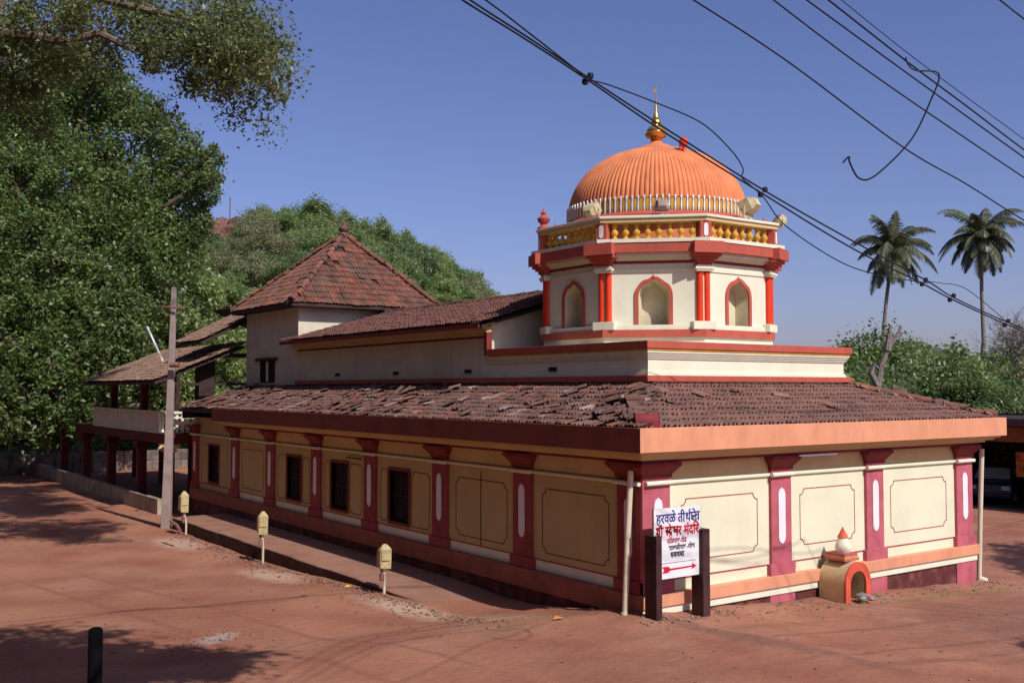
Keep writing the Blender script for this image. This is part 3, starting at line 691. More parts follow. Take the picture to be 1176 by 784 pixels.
# paired columns with plinth, white capital and flared bracket at each corner
RV = AP/K8
def vert_mat(k): return Matrix.Translation(C0) @ Matrix.Rotation(R(22.5+45*k), 4, 'Z')
mb = MB(); mb.box((RV-.25, -.27, 5.31), (RV+.075, .27, 5.49))
bk_ = mb.build('corner_plinth', M['ivory'], None, bevel=.008)
col = []
for s in (-1, 1):
    c_ = MB().lathe((RV-.035, s*.082, 0), [(.078, 5.49), (.078, 6.60)], 14).build('column', M['scarlet'], None, smooth=True); col.append(c_)
cp = MB().box((RV-.2, -.20, 6.60), (RV+.085, .20, 6.64)).box((RV-.2, -.23, 6.64), (RV+.105, .23, 6.70)).box((RV-.2, -.19, 6.70), (RV+.075, .19, 6.74)).build('column_capital', M['ivory'], None, bevel=.01)
br = MB()
for (z0, z1, a, b2) in ((6.74, 6.80, .17, .07), (6.80, 6.86, .22, .13), (6.86, 6.92, .28, .19), (6.92, 6.985, .34, .25), (6.985, 7.242, .35, .345)):
    br.box((RV-.25, -a, z0), (RV+b2, a, z1))
br = br.build('corner_bracket', M['bandred'], None)
po = MB().box((2.80/K8-.26, -.13, 7.32), (2.80/K8+.0, .13, 7.71)).build('parapet_post', M['bandred'], None)
pl_ = loz(lambda u, z: (2.80/K8+.001, u, z), 0, 7.37, 7.67, (1,0,0), .05, .01).build('white_inlay', M['white'], po)
for o in [bk_, cp, br, po]+col:
    o.parent = drum; o.matrix_parent_inverse = wmat(drum).inverted(); o.matrix_basis = vert_mat(0)
for k in range(1, 8):
    m4 = Matrix.Translation(C0) @ Matrix.Rotation(R(45*k), 4, 'Z') @ Matrix.Translation(-C0)
    for o in [bk_, cp, br, po]+col:
        if o is po:
            c = o.copy(); COL.objects.link(c); c.matrix_basis = m4 @ vert_mat(0); i_ = pl_
            c2 = MB; 
            c.parent = drum; c.matrix_parent_inverse = wmat(drum).inverted()
            d2 = pl_.copy(); COL.objects.link(d2); d2.parent = c
        else: dup_at(o, drum, m4)
def oc(name, spec, m): 
    mb = MB()
    for (z0, z1, ap) in spec: mb.prism(octo(ap), z0, z1)
    return mb.build(name, m, drum)
oc('neck_line', [(6.80, 6.86, 2.70)], M['maroon'])
oc('drum_cornice', [(6.60, 6.68, 2.685), (6.68, 6.80, 2.665), (6.86, 6.90, 2.72), (6.90, 6.94, 2.79), (6.94, 7.02, 2.87)], M['ivory'])
oc('cornice_band', [(7.02, 7.24, 2.97)], M['bandred'])
oc('cornice_cap', [(7.24, 7.32, 2.99)], M['ivory'])
def ring(name, ao, ai, z0, z1, m, par_=drum):
    a, b2 = octo(ao), octo(ai); vs = [(p[0],p[1],z) for z in (z0,z1) for p in a]+[(p[0],p[1],z) for z in (z0,z1) for p in b2]; fs = []
    for i in range(8):
        j = (i+1)%8; fs += [(i,j,8+j,8+i), (16+i,24+i,24+j,16+j), (8+i,8+j,24+j,24+i), (i,16+i,16+j,j)]
    return MB().add(vs, fs).build(name, m, par_, bevel=.012)
ring('parapet_rail', 2.84, 2.56, 7.71, 7.80, M['cream']); ring('parapet_coping', 2.88, 2.52, 7.80, 7.86, M['ivory']); ring('rail_line', 2.74, 2.54, 7.86, 7.90, M['bandred'])
bal = MB().lathe((0,0,0), [(.075, 0), (.075, .05), (.045, .07), (.04, .10), (.080, .15), (.085, .19), (.05, .24), (.036, .28), (.062, .31), (.036, .34), (.07, .36), (.07, .39)], 10).build('baluster', M['ochre'], drum, smooth=True)
first = True; s2 = 2*2.70*math.tan(math.pi/8)
for k in range(8):
    for i in range(8):
        u = (-.5+(i+.75)/8.5)*(s2-.14); m4 = face_mat(k) @ Matrix.Translation((2.70, u, 7.32))
        if first: bal.matrix_basis = m4; first = False
        else:
            c = bal.copy(); COL.objects.link(c); c.parent = drum; c.matrix_parent_inverse = bal.matrix_parent_inverse.copy(); c.matrix_basis = m4
# dome
DR = 2.20
dome_prof = [(DR*math.cos(t)**.92 if t < math.pi/2-.01 else .12, 8.30+1.69*math.sin(t)) for t in [i*(math.pi/2)/22 for i in range(23)]]
nr = 120*6
dome = MB().lathe(C0, [(2.17, 7.9)] + [(r, z) for r, z in dome_prof], nr, rmod=lambda j: 1+.016*abs(math.sin(math.pi*j/6))**.7-.008).build('dome', M['domeo'], T, smooth=True)
MB().lathe(C0, [(2.12, 7.2), (2.12, 7.92)], 64).build('dome_drum', M['domeo'], dome, smooth=True)
MB().lathe(C0, [(2.13, 7.90), (2.34, 7.92), (2.36, 7.98), (2.30, 8.06), (2.22, 8.09)], 96).build('dome_ring', M['bandred'], dome, smooth=True)
mw, my, mdk = MB(), MB(), MB()
MB().lathe(C0, [(2.205, 8.05), (2.215, 8.40)], 96).build('petal_ground', M['maroon'], dome, smooth=True)
for k in range(100):
    a = 2*math.pi*k/100; ca, sa = math.cos(a), math.sin(a); a2 = a+math.pi/100
    P_ = lambda aa, u, z, r: (C0.x+r*math.cos(aa)-u*math.sin(aa), C0.y+r*math.sin(aa)+u*math.cos(aa), z)
    q = [(-.013, 8.08), (.013, 8.08), (.022, 8.2), (.009, 8.34), (.024, 8.40), (0, 8.46), (-.024, 8.40), (-.009, 8.34), (-.022, 8.2)]
    n_ = len(q); mw.add([P_(a, u, z, 2.225) for u, z in q]+[P_(a, u, z, 2.255) for u, z in q], [tuple(range(n_)), tuple(range(n_, 2*n_))]+[(i, (i+1)%n_, (i+1)%n_+n_, i+n_) for i in range(n_)])
    q = [(-.024, 8.09), (.024, 8.09), (.046, 8.30), (.034, 8.37), (-.034, 8.37), (-.046, 8.30)]
    n_ = len(q); my.add([P_(a2, u, z, 2.215) for u, z in q]+[P_(a2, u, z, 2.24) for u, z in q], [tuple(range(n_)), tuple(range(n_, 2*n_))]+[(i, (i+1)%n_, (i+1)%n_+n_, i+n_) for i in range(n_)])
mw.build('petal_tips', M['white'], dome); my.build('petals', M['ochre'], dome)
MB().lathe(C0, [(.46, 9.98), (.36, 10.06), (.20, 10.12), (.12, 10.2)], 28).build('finial_seat', M['domeo'], dome, smooth=True)
MB().lathe(C0, [(.12, 10.14), (.10, 10.20), (.15, 10.24), (.13, 10.27), (.25, 10.31), (.28, 10.38), (.23, 10.43), (.24, 10.47), (.19, 10.55), (.08, 10.60), (.07, 10.64), (.13, 10.67), (.12, 10.71), (.06, 10.75), (.085, 10.80), (.06, 10.86),
                (.035, 10.95), (.028, 11.10), (.02, 11.14), (.022, 11.2), (.012, 11.3), (.008, 11.62)], 24).build('finial', M['gold'], dome, smooth=True)
fl_ = MB().box((C0.x-.10, C0.y-.004, 11.44), (C0.x+.02, C0.y+.004, 11.52), ); fl_.build('finial_vane', M['gold'], dome)
# urn finials on the parapet corners
u0 = MB().lathe((0,0,0), [(.15, 0), (.16, .05), (.09, .09), (.07, .14), (.14, .20), (.16, .27), (.10, .33), (.05, .37), (.07, .41), (.04, .46), (.006, .53)], 14).build('parapet_urn', M['bandred'], drum, smooth=True)
for n_, k in enumerate((3, 0, 1, 2, 7)):
    m4 = vert_mat(k) @ Matrix.Translation((2.70/K8, 0, 7.86))
    if n_ == 0: u0.matrix_basis = m4
    else:
        c = u0.copy(); COL.objects.link(c); c.parent = drum; c.matrix_parent_inverse = u0.matrix_parent_inverse.copy(); c.matrix_basis = m4
# floodlights on the parapet
def flood(loc, rz, tilt, sc, label, mm='lampc'):
    t = empty('floodlight', loc, label, 'floodlight', 'lamps on the dome parapet'); 
    rot = Matrix.Rotation(tilt, 3, 'X')
    def tr(vs): return [rot @ Vector(v) + Vector((0,0,.22)) for v in vs]
    b_ = MB().box((-.17,-.10,-.12), (.17,.10,.12)); b_.v = [tuple(p) for p in tr(b_.v)]
    h = MB(); h.frustum((-.15,-.12,.15,.12), .102, (-.10,-.07,.10,.07), .20); h.v = [(x, z, y) for x, y, z in h.v]; h.v = [tuple(p) for p in tr(h.v)]
    g = MB().box((-.15,-.115,-.10), (.15,-.102,.10)); g.v = [tuple(p) for p in tr(g.v)]
    k = MB().tube([(-.20,0,.22), (-.20,0,.0), (.20,0,.0), (.20,0,.22)], .018, 6).box((-.06,-.06,-.02), (.06,.06,.02))
    for nme, m_, mt in (('housing', b_, M[mm]), ('reflector_back', h, M[mm]), ('glass', g, M['glass']), ('bracket', k, M[mm])):
        o = m_.build(nme, mt, None); o.parent = t
    t.rotation_euler = (0, 0, rz); t.scale = (sc, sc, sc)
    return t
def on_rail(ang, r=2.74): return (C0.x+r*math.cos(R(ang)), C0.y+r*math.sin(R(ang)), 7.90)
flood(on_rail(194, 2.72), R(100), R(-35), 1.0, 'cream floodlight tilted up beside the maroon urn on the shaded end of the dome parapet')
flood(on_rail(276, 2.75), R(200), R(25), 1.25, 'large boxy cream floodlight on the sunlit side of the dome parapet')
flood(on_rail(308, 2.98), R(250), R(-40), .8, 'small yellowish floodlight sticking out past the sunlit end of the dome parapet')
flood(on_rail(225+4, 2.72), R(140), R(10), .85, 'dusty grey box lamp on the parapet rail under the gold finial', 'concrete')
p = at(785, 169, 24.4); t = empty('beacon', p, 'small round red lamp on a stalk near the top of the dome', 'lamp')
MB().tube([p-Vector((0,0,.25)), p+Vector((0,0,.06))], .035, 8).tube([p+Vector((-.07,.05,-.2)), p+Vector((-.07,.05,.05))], .018, 6).build('stalk', M['scarlet'], t)
MB().lathe(p+Vector((0,0,.12)), [(.03, -.11), (.10, -.07), (.12, 0), (.09, .08), (.02, .12)], 14).build('globe', M['scarlet'], t, smooth=True)

# ------------------------------------------------------------------ two-storey pavilion beyond the temple
pv = empty('pavilion', (2, 34, -.7), 'open two-storey pavilion with red pillars and dusty roofs beyond the temple', 'pavilion')
M['pvred'] = mat('pavilion_red_paint', (.13, .02, .017), var=.12, bump=.1, streak=.3)
MB().box((-.75, 25.3, 2.18), (6, 43.9, 2.32)).build('upper_floor', M['under'], pv)
MB().box((-.85, 25.2, 1.92), (-.62, 43.9, 2.30)).box((-.62, 25.2, 1.92), (6, 25.42, 2.30)).build('floor_beam', M['pvred'], pv)
for yy in (25.55, 29.2, 33.9, 38.5, 43.3):
    for xx in (-.62, 3.0):
        c_ = MB().box((xx-.17, yy-.17, -1.0), (xx+.17, yy+.17, 1.92)).build('pillar', M['pvred'], pv, bevel=.01)
        MB().box((xx-.24, yy-.24, 1.62), (xx+.24, yy+.24, 1.70)).box((xx-.30, yy-.30, 1.74), (xx+.30, yy+.30, 1.90)).build('pillar_capital', M['cream'] if yy < 26 and xx < 0 else M['pvred'], c_)
for yy in (29.2, 33.9):
    for xx in (-.55, 2.2): MB().box((xx-.13, yy-.13, 2.32), (xx+.13, yy+.13, 4.45 if xx < 0 else 5.6)).build('upper_pillar', M['pvred'] if xx < 0 else M['under'], pv)
MB().box((.50, 25.6, 2.32), (1.12, 26.1, 5.35)).build('upper_pillar', M['under'], pv)
mb = MB(); mb.box((-.80, 25.9, 2.34), (-.72, 36.2, 3.05)); mb.build('parapet_panel', M['ivory'], pv)
mb = MB().box((-.86, 25.3, 3.05), (-.66, 36.3, 3.14)).box((-.86, 25.3, 2.30), (-.66, 36.3, 2.36)).box((-.66, 25.3, 3.05), (5, 25.5, 3.14)); mb.build('parapet_coping', M['ivory'], pv)
for yy in (26.1, 28.2, 30.3, 32.4, 34.4, 36.2): MB().box((-.87, yy-.07, 2.36), (-.68, yy+.07, 3.05)).build('parapet_post', M['ivory'], pv)
mb = MB()
for i in range(26):
    xx = -.66+i*.21; mb.box((xx, 25.35, 2.30), (xx+.10, 25.45, 3.05))
for z in (2.5, 2.7, 2.9): mb.box((-.66, 25.352, z-.03), (5, 25.448, z+.03))
mb.build('lattice', M['ivory'], pv)
def slab(name, q, th_, m, p_):
    q = [Vector(v) for v in q]; n = (q[1]-q[0]).cross(q[3]-q[0]).normalized()
    if n.z > 0: n = -n
    return MB().add(q+[v+n*th_ for v in q], [(0,1,2,3),(7,6,5,4),(0,4,5,1),(1,5,6,2),(2,6,7,3),(3,7,4,0)]).build(name, m, p_)
slab('lower_roof', [(-1.4, 24.9, 4.24), (-1.4, 36, 4.24), (2.0, 36, 5.66), (2.0, 24.9, 5.66)], .10, M['under'], pv)
tiles('roof_tiles', (-1.4, 36, 4.27), (0,-1,0), (3.4, 0, 1.42), 11.1, 3.7, M['tile_g'], pv, mess=.3, seed=51, tw=.25, ex=.3)
slab('upper_roof', [(.3, 24.9, 5.76), (.3, 28.4, 5.76), (4.6, 28.4, 7.9), (4.6, 24.9, 7.9)], .10, M['under'], pv)
tiles('roof_tiles', (.3, 28.4, 5.79), (0,-1,0), (4.3, 0, 2.14), 3.5, 4.8, M['tile_g'], pv, mess=.3, seed=52, tw=.25, ex=.3)
slab('back_roof', [(4.6, 24.9, 7.88), (4.6, 36, 7.88), (9, 36, 5.9), (9, 24.9, 5.9)], .10, M['under'], pv)
MB().box((.7, 25.0, 5.2), (4.4, 25.12, 5.36)).box((-1.2, 25.0, 4.12), (4, 25.1, 4.22)).build('roof_tie', M['under'], pv)
MB().box((4.6, 26, -1), (4.8, 31, 5.5)).build('rear_wall', M['under'], pv)
MB().tube([(-.95, 25.0, 1.80), (-1.15, 24.7, 1.88), (-1.3, 24.55, 1.80)], .05, 8).build('spout', M['cream'], pv)
lw = MB().box((-1.1, 25.3, -1.2), (-.88, 48, -.12)).build('low_wall', mat('grimy_plaster', (.46, .38, .28), var=.2, scale=1.5, bump=.3, streak=.6))
tag(lw, 'low grimy plastered wall along the foot of the pavilion', 'low wall')
a = at(169, 375, 36.6); b2 = at(187, 415, 36.2)
tag(MB().tube([a, b2], .035, 6).build('white_pole', M['white']), 'thin white pole slanting up above the lean-to roof of the pavilion', 'pole')
sw = MB()
r_ = random.Random(4); x = -16.
while x < 24:
    w_ = r_.uniform(.35, .7)
    for row in range(3):
        sw.box((x+.01+r_.uniform(0,.05), 48.2+r_.uniform(0,.05), -1.3+row*.56), (x+w_-.02, 48.7, -1.3+row*.56+.55-r_.uniform(0,.03)))
    x += w_
sw.box((-16, 48.28, -1.3), (24, 48.66, .36))
tag(sw.build('stone_wall', M['stone']), 'long rough stone wall across the far end of the yard', 'wall')

# ------------------------------------------------------------------ shed on the right with two parked cars
sh = empty('shed', (29, 7, -.64), 'low dark open-fronted shed with a brown beam beyond the sunlit end of the temple', 'shed')
M['shedb'] = mat('shed_brown_paint', (.26, .10, .04), var=.15, bump=.2)
MB().box((31.8, -6, -1), (32, 16, 2.9)).box((26.2, 15.8, -1), (31.8, 16, 2.9)).box((26.2, -6, -1), (31.8, -5.8, 2.9)).build('wall', M['under'], sh)
slab('roof', [(25.4, -6.5, 2.72), (25.4, 16.5, 2.72), (32.5, 16.5, 2.84), (32.5, -6.5, 2.84)], .14, M['under'], sh)
MB().box((25.35, -6.5, 2.58), (25.42, 16.5, 2.86)).build('eave_board', mat('shed_eave', (.09, .05, .05), var=.1), sh)
MB().box((26.0, -6, 1.95), (26.2, 16, 2.52)).build('beam', M['shedb'], sh)
for yy in (-5.5, -1, 3.5, 12.4, 15.7): MB().box((26.0, yy-.1, -1), (26.2, yy+.1, 1.95)).build('post', M['under'], sh)
MB().box((26.0, -6, -1), (32, 16, -.60)).build('floor', M['walkf'] if 'walkf' in M else M['under'], sh)
def car(loc, rz, body, label):
    t = empty('parked_car', loc, label, 'car')
    prof = [(-2.0, .30), (-2.05, .55), (-1.98, .80), (-1.75, .92), (-1.25, .98), (-.75, 1.38), (-.45, 1.46), (.75, 1.46), (1.15, 1.36), (1.65, .96), (1.95, .90), (2.02, .60), (1.98, .30)]
    def W(z): return .80 if z < 1.0 else .80-.22*(z-.98)/.48
    mb = MB(); n = len(prof); mb.add([(x, -W(z), z) for x, z in prof]+[(x, W(z), z) for x, z in prof], [tuple(range(n))[::-1], tuple(range(n, 2*n))]+[(i, (i+1)%n, (i+1)%n+n, i+n) for i in range(n)])
    o = mb.build('body', body, None, bevel=.05); o.parent = t
    g = MB()
    for s in (-1, 1):
        g.add([(x, s*(W(z)+.012), z) for x, z in ((-1.10, 1.02), (-.68, 1.36), (.18, 1.40), (.18, 1.02))], [(0,1,2,3)]); g.add([(x, s*(W(z)+.012), z) for x, z in ((.26, 1.02), (.26, 1.40), (.75, 1.40), (1.35, 1.02))], [(0,1,2,3)])
    g.add([(-1.27, -.66, 1.0), (-1.27, .66, 1.0), (-.77, .58, 1.40), (-.77, -.58, 1.40)], [(0,1,2,3)]); g.add([(1.67, -.66, 1.0), (1.67, .66, 1.0), (1.18, .58, 1.38), (1.18, -.58, 1.38)], [(0,1,2,3)])
    o = g.build('window', M['glass'], None); o.parent = t
    for x in (-1.28, 1.25):
        for s in (-1, 1):
            w = MB().tube([(x, s*.66, .30), (x, s*.84, .30)], .30, 20).build('wheel', M['wire'], None); w.parent = t
            q = MB().tube([(x, s*.80, .30), (x, s*.855, .30)], .17, 14).build('rim', M['glass'], None); q.parent = w
    for s in (-1, 1):
        l = MB().box((-2.07, s*.60-.14, .62), (-1.97, s*.60+.14, .78)).build('headlight', M['glass'], None); l.parent = t
    t.rotation_euler = (0, 0, rz)
    return t
car((28.3, 9.4, -.60), R(20), mat('blue_car_paint', (.012, .018, .035), rough=.3, var=.05, bump=0, spec=.6), 'dark blue car parked deep in the shade of the open shed')
car((28.6, 5.4, -.60), R(10), mat('red_car_paint', (.20, .02, .02), rough=.3, var=.05, bump=0, spec=.6), 'dark red car parked in the shed under the hanging orange cloth')
cl = MB()
for k in range(3): cl.box((26.4, 6.1-.1, .75+k*.28), (26.44, 7.6, .95+k*.28))
cl.box((26.43, 6.0, .60), (26.46, 7.6, 1.55))
o = cl.build('hanging_cloth', mat('orange_cloth', (.50, .14, .03), var=.3, scale=3)); tag(o, 'orange striped cloth hung in the shadow at the front of the shed', 'cloth')

# ------------------------------------------------------------------ sign
sg = empty('direction_sign', (.4, -.45, 0), 'white hand-lettered board with a red arrow fixed between two dark posts at the temple corner', 'sign')
def post(x0, x1, y0, y1, zt): MB().box((x0, y0, -.7), (x1, y1, zt)).build('post', M['darkpost'], sg, bevel=.012)
post(-.245, -.11, -.60, -.30, 1.465); post(.885, 1.06, -.60, -.30, 1.50)
BX0, BX1, BY, BZ0, BZ1 = -.20, .935, -.50, .70, 1.92
bd = MB().box((BX0, BY, BZ0), (BX1, BY+.03, BZ1)).build('board', mat('board_white', (.80, .80, .80), var=.03, bump=0, rough=.5), sg)
MB().box((BX0-.012, BY+.004, BZ0-.004), (BX0, BY+.034, BZ1+.004)).box((BX1, BY+.004, BZ0), (BX1+.012, BY+.034, BZ1)).build('board_edge', M['concrete'], bd)
M['ink_b'] = mat('blue_ink', (.03, .04, .22), var=.05, bump=0); M['ink_r'] = mat('red_ink', (.62, .01, .03), var=.05, bump=0)
M['ink_m'] = mat('maroon_ink', (.40, .03, .06), var=.05, bump=0); M['ink_k'] = mat('grey_ink', (.05, .05, .06), var=.05, bump=0)
dg = bpy.context.evaluated_depsgraph_get()
def glyph(body, size, off=.0):
    cu = bpy.data.curves.new('t', 'FONT'); cu.body = body; cu.size = size; cu.offset = off; cu.resolution_u = 3
    o = bpy.data.objects.new('t', cu); COL.objects.link(o); bpy.context.view_layer.update()
    me = bpy.data.meshes.new_from_object(o.evaluated_get(bpy.context.evaluated_depsgraph_get()))
    vs = [v.co.copy() for v in me.vertices]; fs = [tuple(p.vertices) for p in me.polygons]
    bpy.data.objects.remove(o); bpy.data.curves.remove(cu); bpy.data.meshes.remove(me); return vs, fs
def strokes(kind):                                   # conjunct letters drawn by hand on a unit body, headline at y=.62
    if kind == 'tra': return [[(0,.62),(.5,.62)], [(.38,.62),(.38,0)], [(.10,.42),(.38,.42)], [(.12,.46),(.08,.30)], [(.38,.26),(.06,.0)]], .5
    if kind == 'ksha': return [[(0,.62),(.6,.62)], [(.5,.62),(.5,0)], [(.12,.56),(.05,.45),(.12,.34),(.25,.36),(.12,.30),(.05,.18),(.16,.08),(.28,.16),(.22,.28)], [(.25,.36),(.5,.30)], [(.24,.14),(.34,.0)]], .6
    if kind == 'shri': return [[(0,.62),(.85,.62)], [(.42,.62),(.42,0)], [(.08,.52),(.20,.56),(.26,.44),(.16,.32),(.06,.22),(.16,.24),(.30,.12)], [(.42,.24),(.14,-.02)], [(.68,.62),(.68,0)], [(.68,.62),(.62,.80),(.46,.80),(.42,.66)]], .85
    if kind == 'dre': return [[(0,.62),(.5,.62)], [(.26,.62),(.26,.48),(.10,.44),(.08,.28),(.20,.20),(.34,.26)], [(.26,.22),(.10,.0)], [(.26,.22),(.36,.02)], [(.26,.62),(.10,.86)]], .5
    if kind == 'shva': return [[(0,.62),(.62,.62)], [(.52,.62),(.52,0)], [(.08,.52),(.18,.54),(.22,.42),(.10,.34),(.24,.22)], [(.52,.46),(.36,.42),(.34,.28),(.44,.22),(.52,.28)]], .62
    if kind == 'reph': return [[(-.16,.66),(-.22,.80),(-.10,.86)]], 0
    if kind == 'ru': return [[(0,.62),(.36,.62)], [(.20,.62),(.22,.44),(.08,.36),(.24,.06)], [(.20,.36),(.36,.34),(.36,.24),(.26,.20)]], .38
def line(items, x, z, size, m, w, off=.004):
    mb = MB(); u = x
    for it in items:
        if it in ('tra', 'ksha', 'shri', 'dre', 'shva', 'reph', 'ru'):
            st, adv = strokes(it)
            for s in st: mb.ribbon([(u+a*size, BY-.003, z+b_*size) for a, b_ in s], (0,-1,0), w, .003)
            u += adv*size
        elif it == ' ': u += .25*size
        else:
            vs, fs = glyph(it, size, off)
            if not vs: continue
            mx = max(v.x for v in vs); mb.add([(u+v.x, BY-.004, z+v.y) for v in vs], fs); u += mx + .01*size
    return mb, u
def fit(items, x0, x1, z, size, m, w, name='lettering', off=.004):
    mb, u = line(items, 0, z, size, m, w, off); k = (x1-x0)/u
    mb.v = [(x0+(p[0])*k, p[1], p[2]) for p in mb.v]; mb.build(name, m, bd)
fit(['हरवळे', ' ', 'ती', 'थ', 'reph', 'ksha', 'े', 'tra'], -.15, .90, 1.665, .235, M['ink_b'], .024, off=.005)
fit(['shri', ' ', 'ru', 'dre', 'shva', 'र', ' ', 'मंदिर'], -.16, .90, 1.44, .235, M['ink_r'], .030, off=.008)
fit(['पिळगाव', '-', 'रोड'], .10, .58, 1.305, .12, M['ink_m'], .010)
fit(['साखळी', 'गाव', ' - ', 'गोवा'], .14, .78, 1.185, .12, M['ink_k'], .010)
fit(['धबधबा'], .18, .52, 1.06, .14, M['ink_k'], .014, off=.005)
MB().box((-.05, BY-.004, .965), (.80, BY-.001, .972)).build('rule_line', M['ink_k'], bd)
ar = MB(); q = [(.02, .835), (.70, .850), (.70, .815), (.80, .862), (.70, .91), (.70, .875), (.18, .862), (.13, .90), (.00, .91), (.04, .862), (-.02, .80), (.12, .80), (.17, .835)]
q = [(-.02,.80),(.12,.80),(.18,.838),(.70,.850),(.70,.812),(.82,.864),(.70,.915),(.70,.877),(.18,.872),(.12,.912),(-.02,.912),(.03,.856)]
ar.add([(a, BY-.004, b_) for a, b_ in q], [tuple(range(len(q)))]).build('arrow', M['ink_r'], bd)

# ------------------------------------------------------------------ small shrine against the front wall
sx, sy, sz = 5.06, -.76, -.42
shr = empty('small_shrine', (sx, -.4, sz), 'small barrel-vaulted shrine with a red arched mouth and orange cone against the front wall', 'shrine')
def vault(r, zc, n=16, sxx=sx): return [(sxx+r, None)]
def arch2(r, zc, zb, n=18): return [(sx-r, zb)]+[(sx-r*math.cos(math.pi*i/n), zc+r*1.05*math.sin(math.pi*i/n)) for i in range(n+1)]+[(sx+r, zb)]
zc_ = .13; ro, ri = .40, .25
o2 = arch2(ro, zc_, sz-.2); i2 = arch2(ri, zc_-.02, sz-.2); k = len(o2)
mb = MB(); y0, y1 = sy, -.13
mb.add([(p[0], y0+.02, p[1]) for p in o2]+[(p[0], y1, p[1]) for p in o2], [(i, i+1, i+1+k, i+k) for i in range(k-1)])
mb.add([(p[0], y0+.02, p[1]) for p in i2]+[(p[0], y1-.12, p[1]) for p in i2], [(i, i+k, i+1+k, i+1) for i in range(k-1)]+[tuple(range(k, 2*k))])
mb.build('vault', mat('shrine_buff_paint', (.66, .48, .26), var=.1, bump=.2, streak=.3), shr, smooth=True)
mb = MB()
for i in range(k-1):
    a, b2, c, d_ = i2[i], i2[i+1], o2[i+1], o2[i]
    g_ = 1.0
    mb.add([(p[0], y0-.02, p[1]) for p in (a, b2, c, d_)]+[(p[0], y0+.03, p[1]) for p in (a, b2, c, d_)], [(0,1,2,3), (3,2,6,7), (0,4,5,1)])
mb.build('arch_trim', mat('shrine_red_paint', (.72, .11, .06), var=.08, bump=.1), shr)
MB().box((sx-.16, -.45, sz), (sx+.06, -.30, .16)).build('idol_stone', M['ivory'], shr)
MB().box((sx-.27, sy+.10, .555), (sx+.20, -.16, .60)).box((sx-.24, sy+.12, .65), (sx+.17, -.18, .70)).build('pedestal', M['rose'], shr)
MB().box((sx-.25, sy+.11, .60), (sx+.18, -.17, .65)).build('pedestal_band', M['ochre'], shr)
MB().lathe((sx-.04, -.45, .70), [(.12, 0), (.155, .06), (.16, .12), (.135, .20), (.10, .28), (.085, .32)], 18).build('cupola', M['ivory'], shr, smooth=True)
MB().lathe((sx-.04, -.45, 1.0), [(.11, 0), (.10, .03), (.065, .09), (.035, .15), (.008, .21)], 14).build('cone', mat('cone_paint', (.72, .14, .07), var=.1), shr, smooth=True)
def stone(loc, r, sq=.7):
    rr = random.Random(int(loc[0]*997+loc[1]*313)); vs = []; fs = []; nu, nv_ = 8, 5
    for j in range(nv_+1):
        t = math.pi*j/nv_
        for i in range(nu):
            a = 2*math.pi*i/nu; kk = r*rr.uniform(.75, 1.15); vs.append((loc[0]+kk*math.sin(t)*math.cos(a), loc[1]+kk*math.sin(t)*math.sin(a), loc[2]+kk*sq*math.cos(t)))
    for j in range(nv_):
        for i in range(nu): fs.append((j*nu+i, (j+1)*nu+i, (j+1)*nu+(i+1)%nu, j*nu+(i+1)%nu))
    return vs, fs
gs = mat('grey_stone', (.36, .32, .30), var=.25, scale=10, bump=.4)
for (dx, dy, r_s, lab) in ((.10, -.04, .13, 'larger pale grey stone lying in the mouth of the small shrine'), (-.03, -.14, .09, 'dark small stone in front of the small shrine'), (.22, -.14, .075, 'small stone beside the red jamb of the shrine mouth')):
    tag(MB().add(*stone((sx+dx, sy+dy, H(sx,-.8)+.05+r_s*.6), r_s)).build('stone', gs), lab, 'stone', 'stones at the small shrine')

# ------------------------------------------------------------------ lamp posts on the walkway edge
def lamp_post(loc, h, lean, rz, label):
    t = empty('lamp_post', loc, label, 'lamp', 'short yellow lamps along the walkway')
    s = MB().tube([(0,0,-.3), (.01,0,h*.25), (lean*.5,0,h*.45), (lean,0,h*.62)], .032, 8); o = s.build('stake', M['pvc'], None, smooth=True); o.parent = t
    b_ = MB()
    b_.add([(lean-.12,-.11,h*.52), (lean+.13,-.11,h*.50), (lean+.13,.13,h*.56), (lean-.13,.13,h*.58), (lean-.13,-.12,h*.88), (lean+.14,-.12,h*.90), (lean+.13,.13,h*.86), (lean-.12,.13,h*.86), (lean-.02,-.02,h*1.0), (lean+.05,.0,h*1.0)],
           [(0,3,2,1), (0,1,5,4), (1,2,6,5), (2,3,7,6), (3,0,4,7), (4,5,9,8), (5,6,9), (6,7,8,9), (7,4,8)])
    o = b_.build('housing', M['lampy'], None, bevel=.025); o.parent = t
    g = MB().box((lean-.10,-.143,h*.68), (lean+.10,-.128,h*.90)).build('lamp_face', M['lampy'], None, bevel=.02); g.parent = t
    k = MB().box((lean*.4-.09,-.04,h*.28), (lean*.4-.0,.04,h*.42)).tube([(lean-.03,0,h*.60), (lean-.05,.02,h*.50), (lean*.4-.05,0,h*.42)], .03, 6).build('junction_box', M['rust'], None, bevel=.01); k.parent = t
    t.rotation_euler = (0,0,rz); return t
lamp_post((-1.98, 19.2, -.66), 1.42, -.09, R(5), 'farthest yellow lamp on a bent stake, next to the leaning pole')
lamp_post((-1.98, 12.75, -.56), 1.30, -.02, R(-10), 'middle yellow lamp on a pale stake at the walkway edge')
lamp_post((-1.90, 6.1, -.42), 1.10, .0, R(-8), 'nearest yellow lamp, on a thin stake where the walkway meets the dirt')

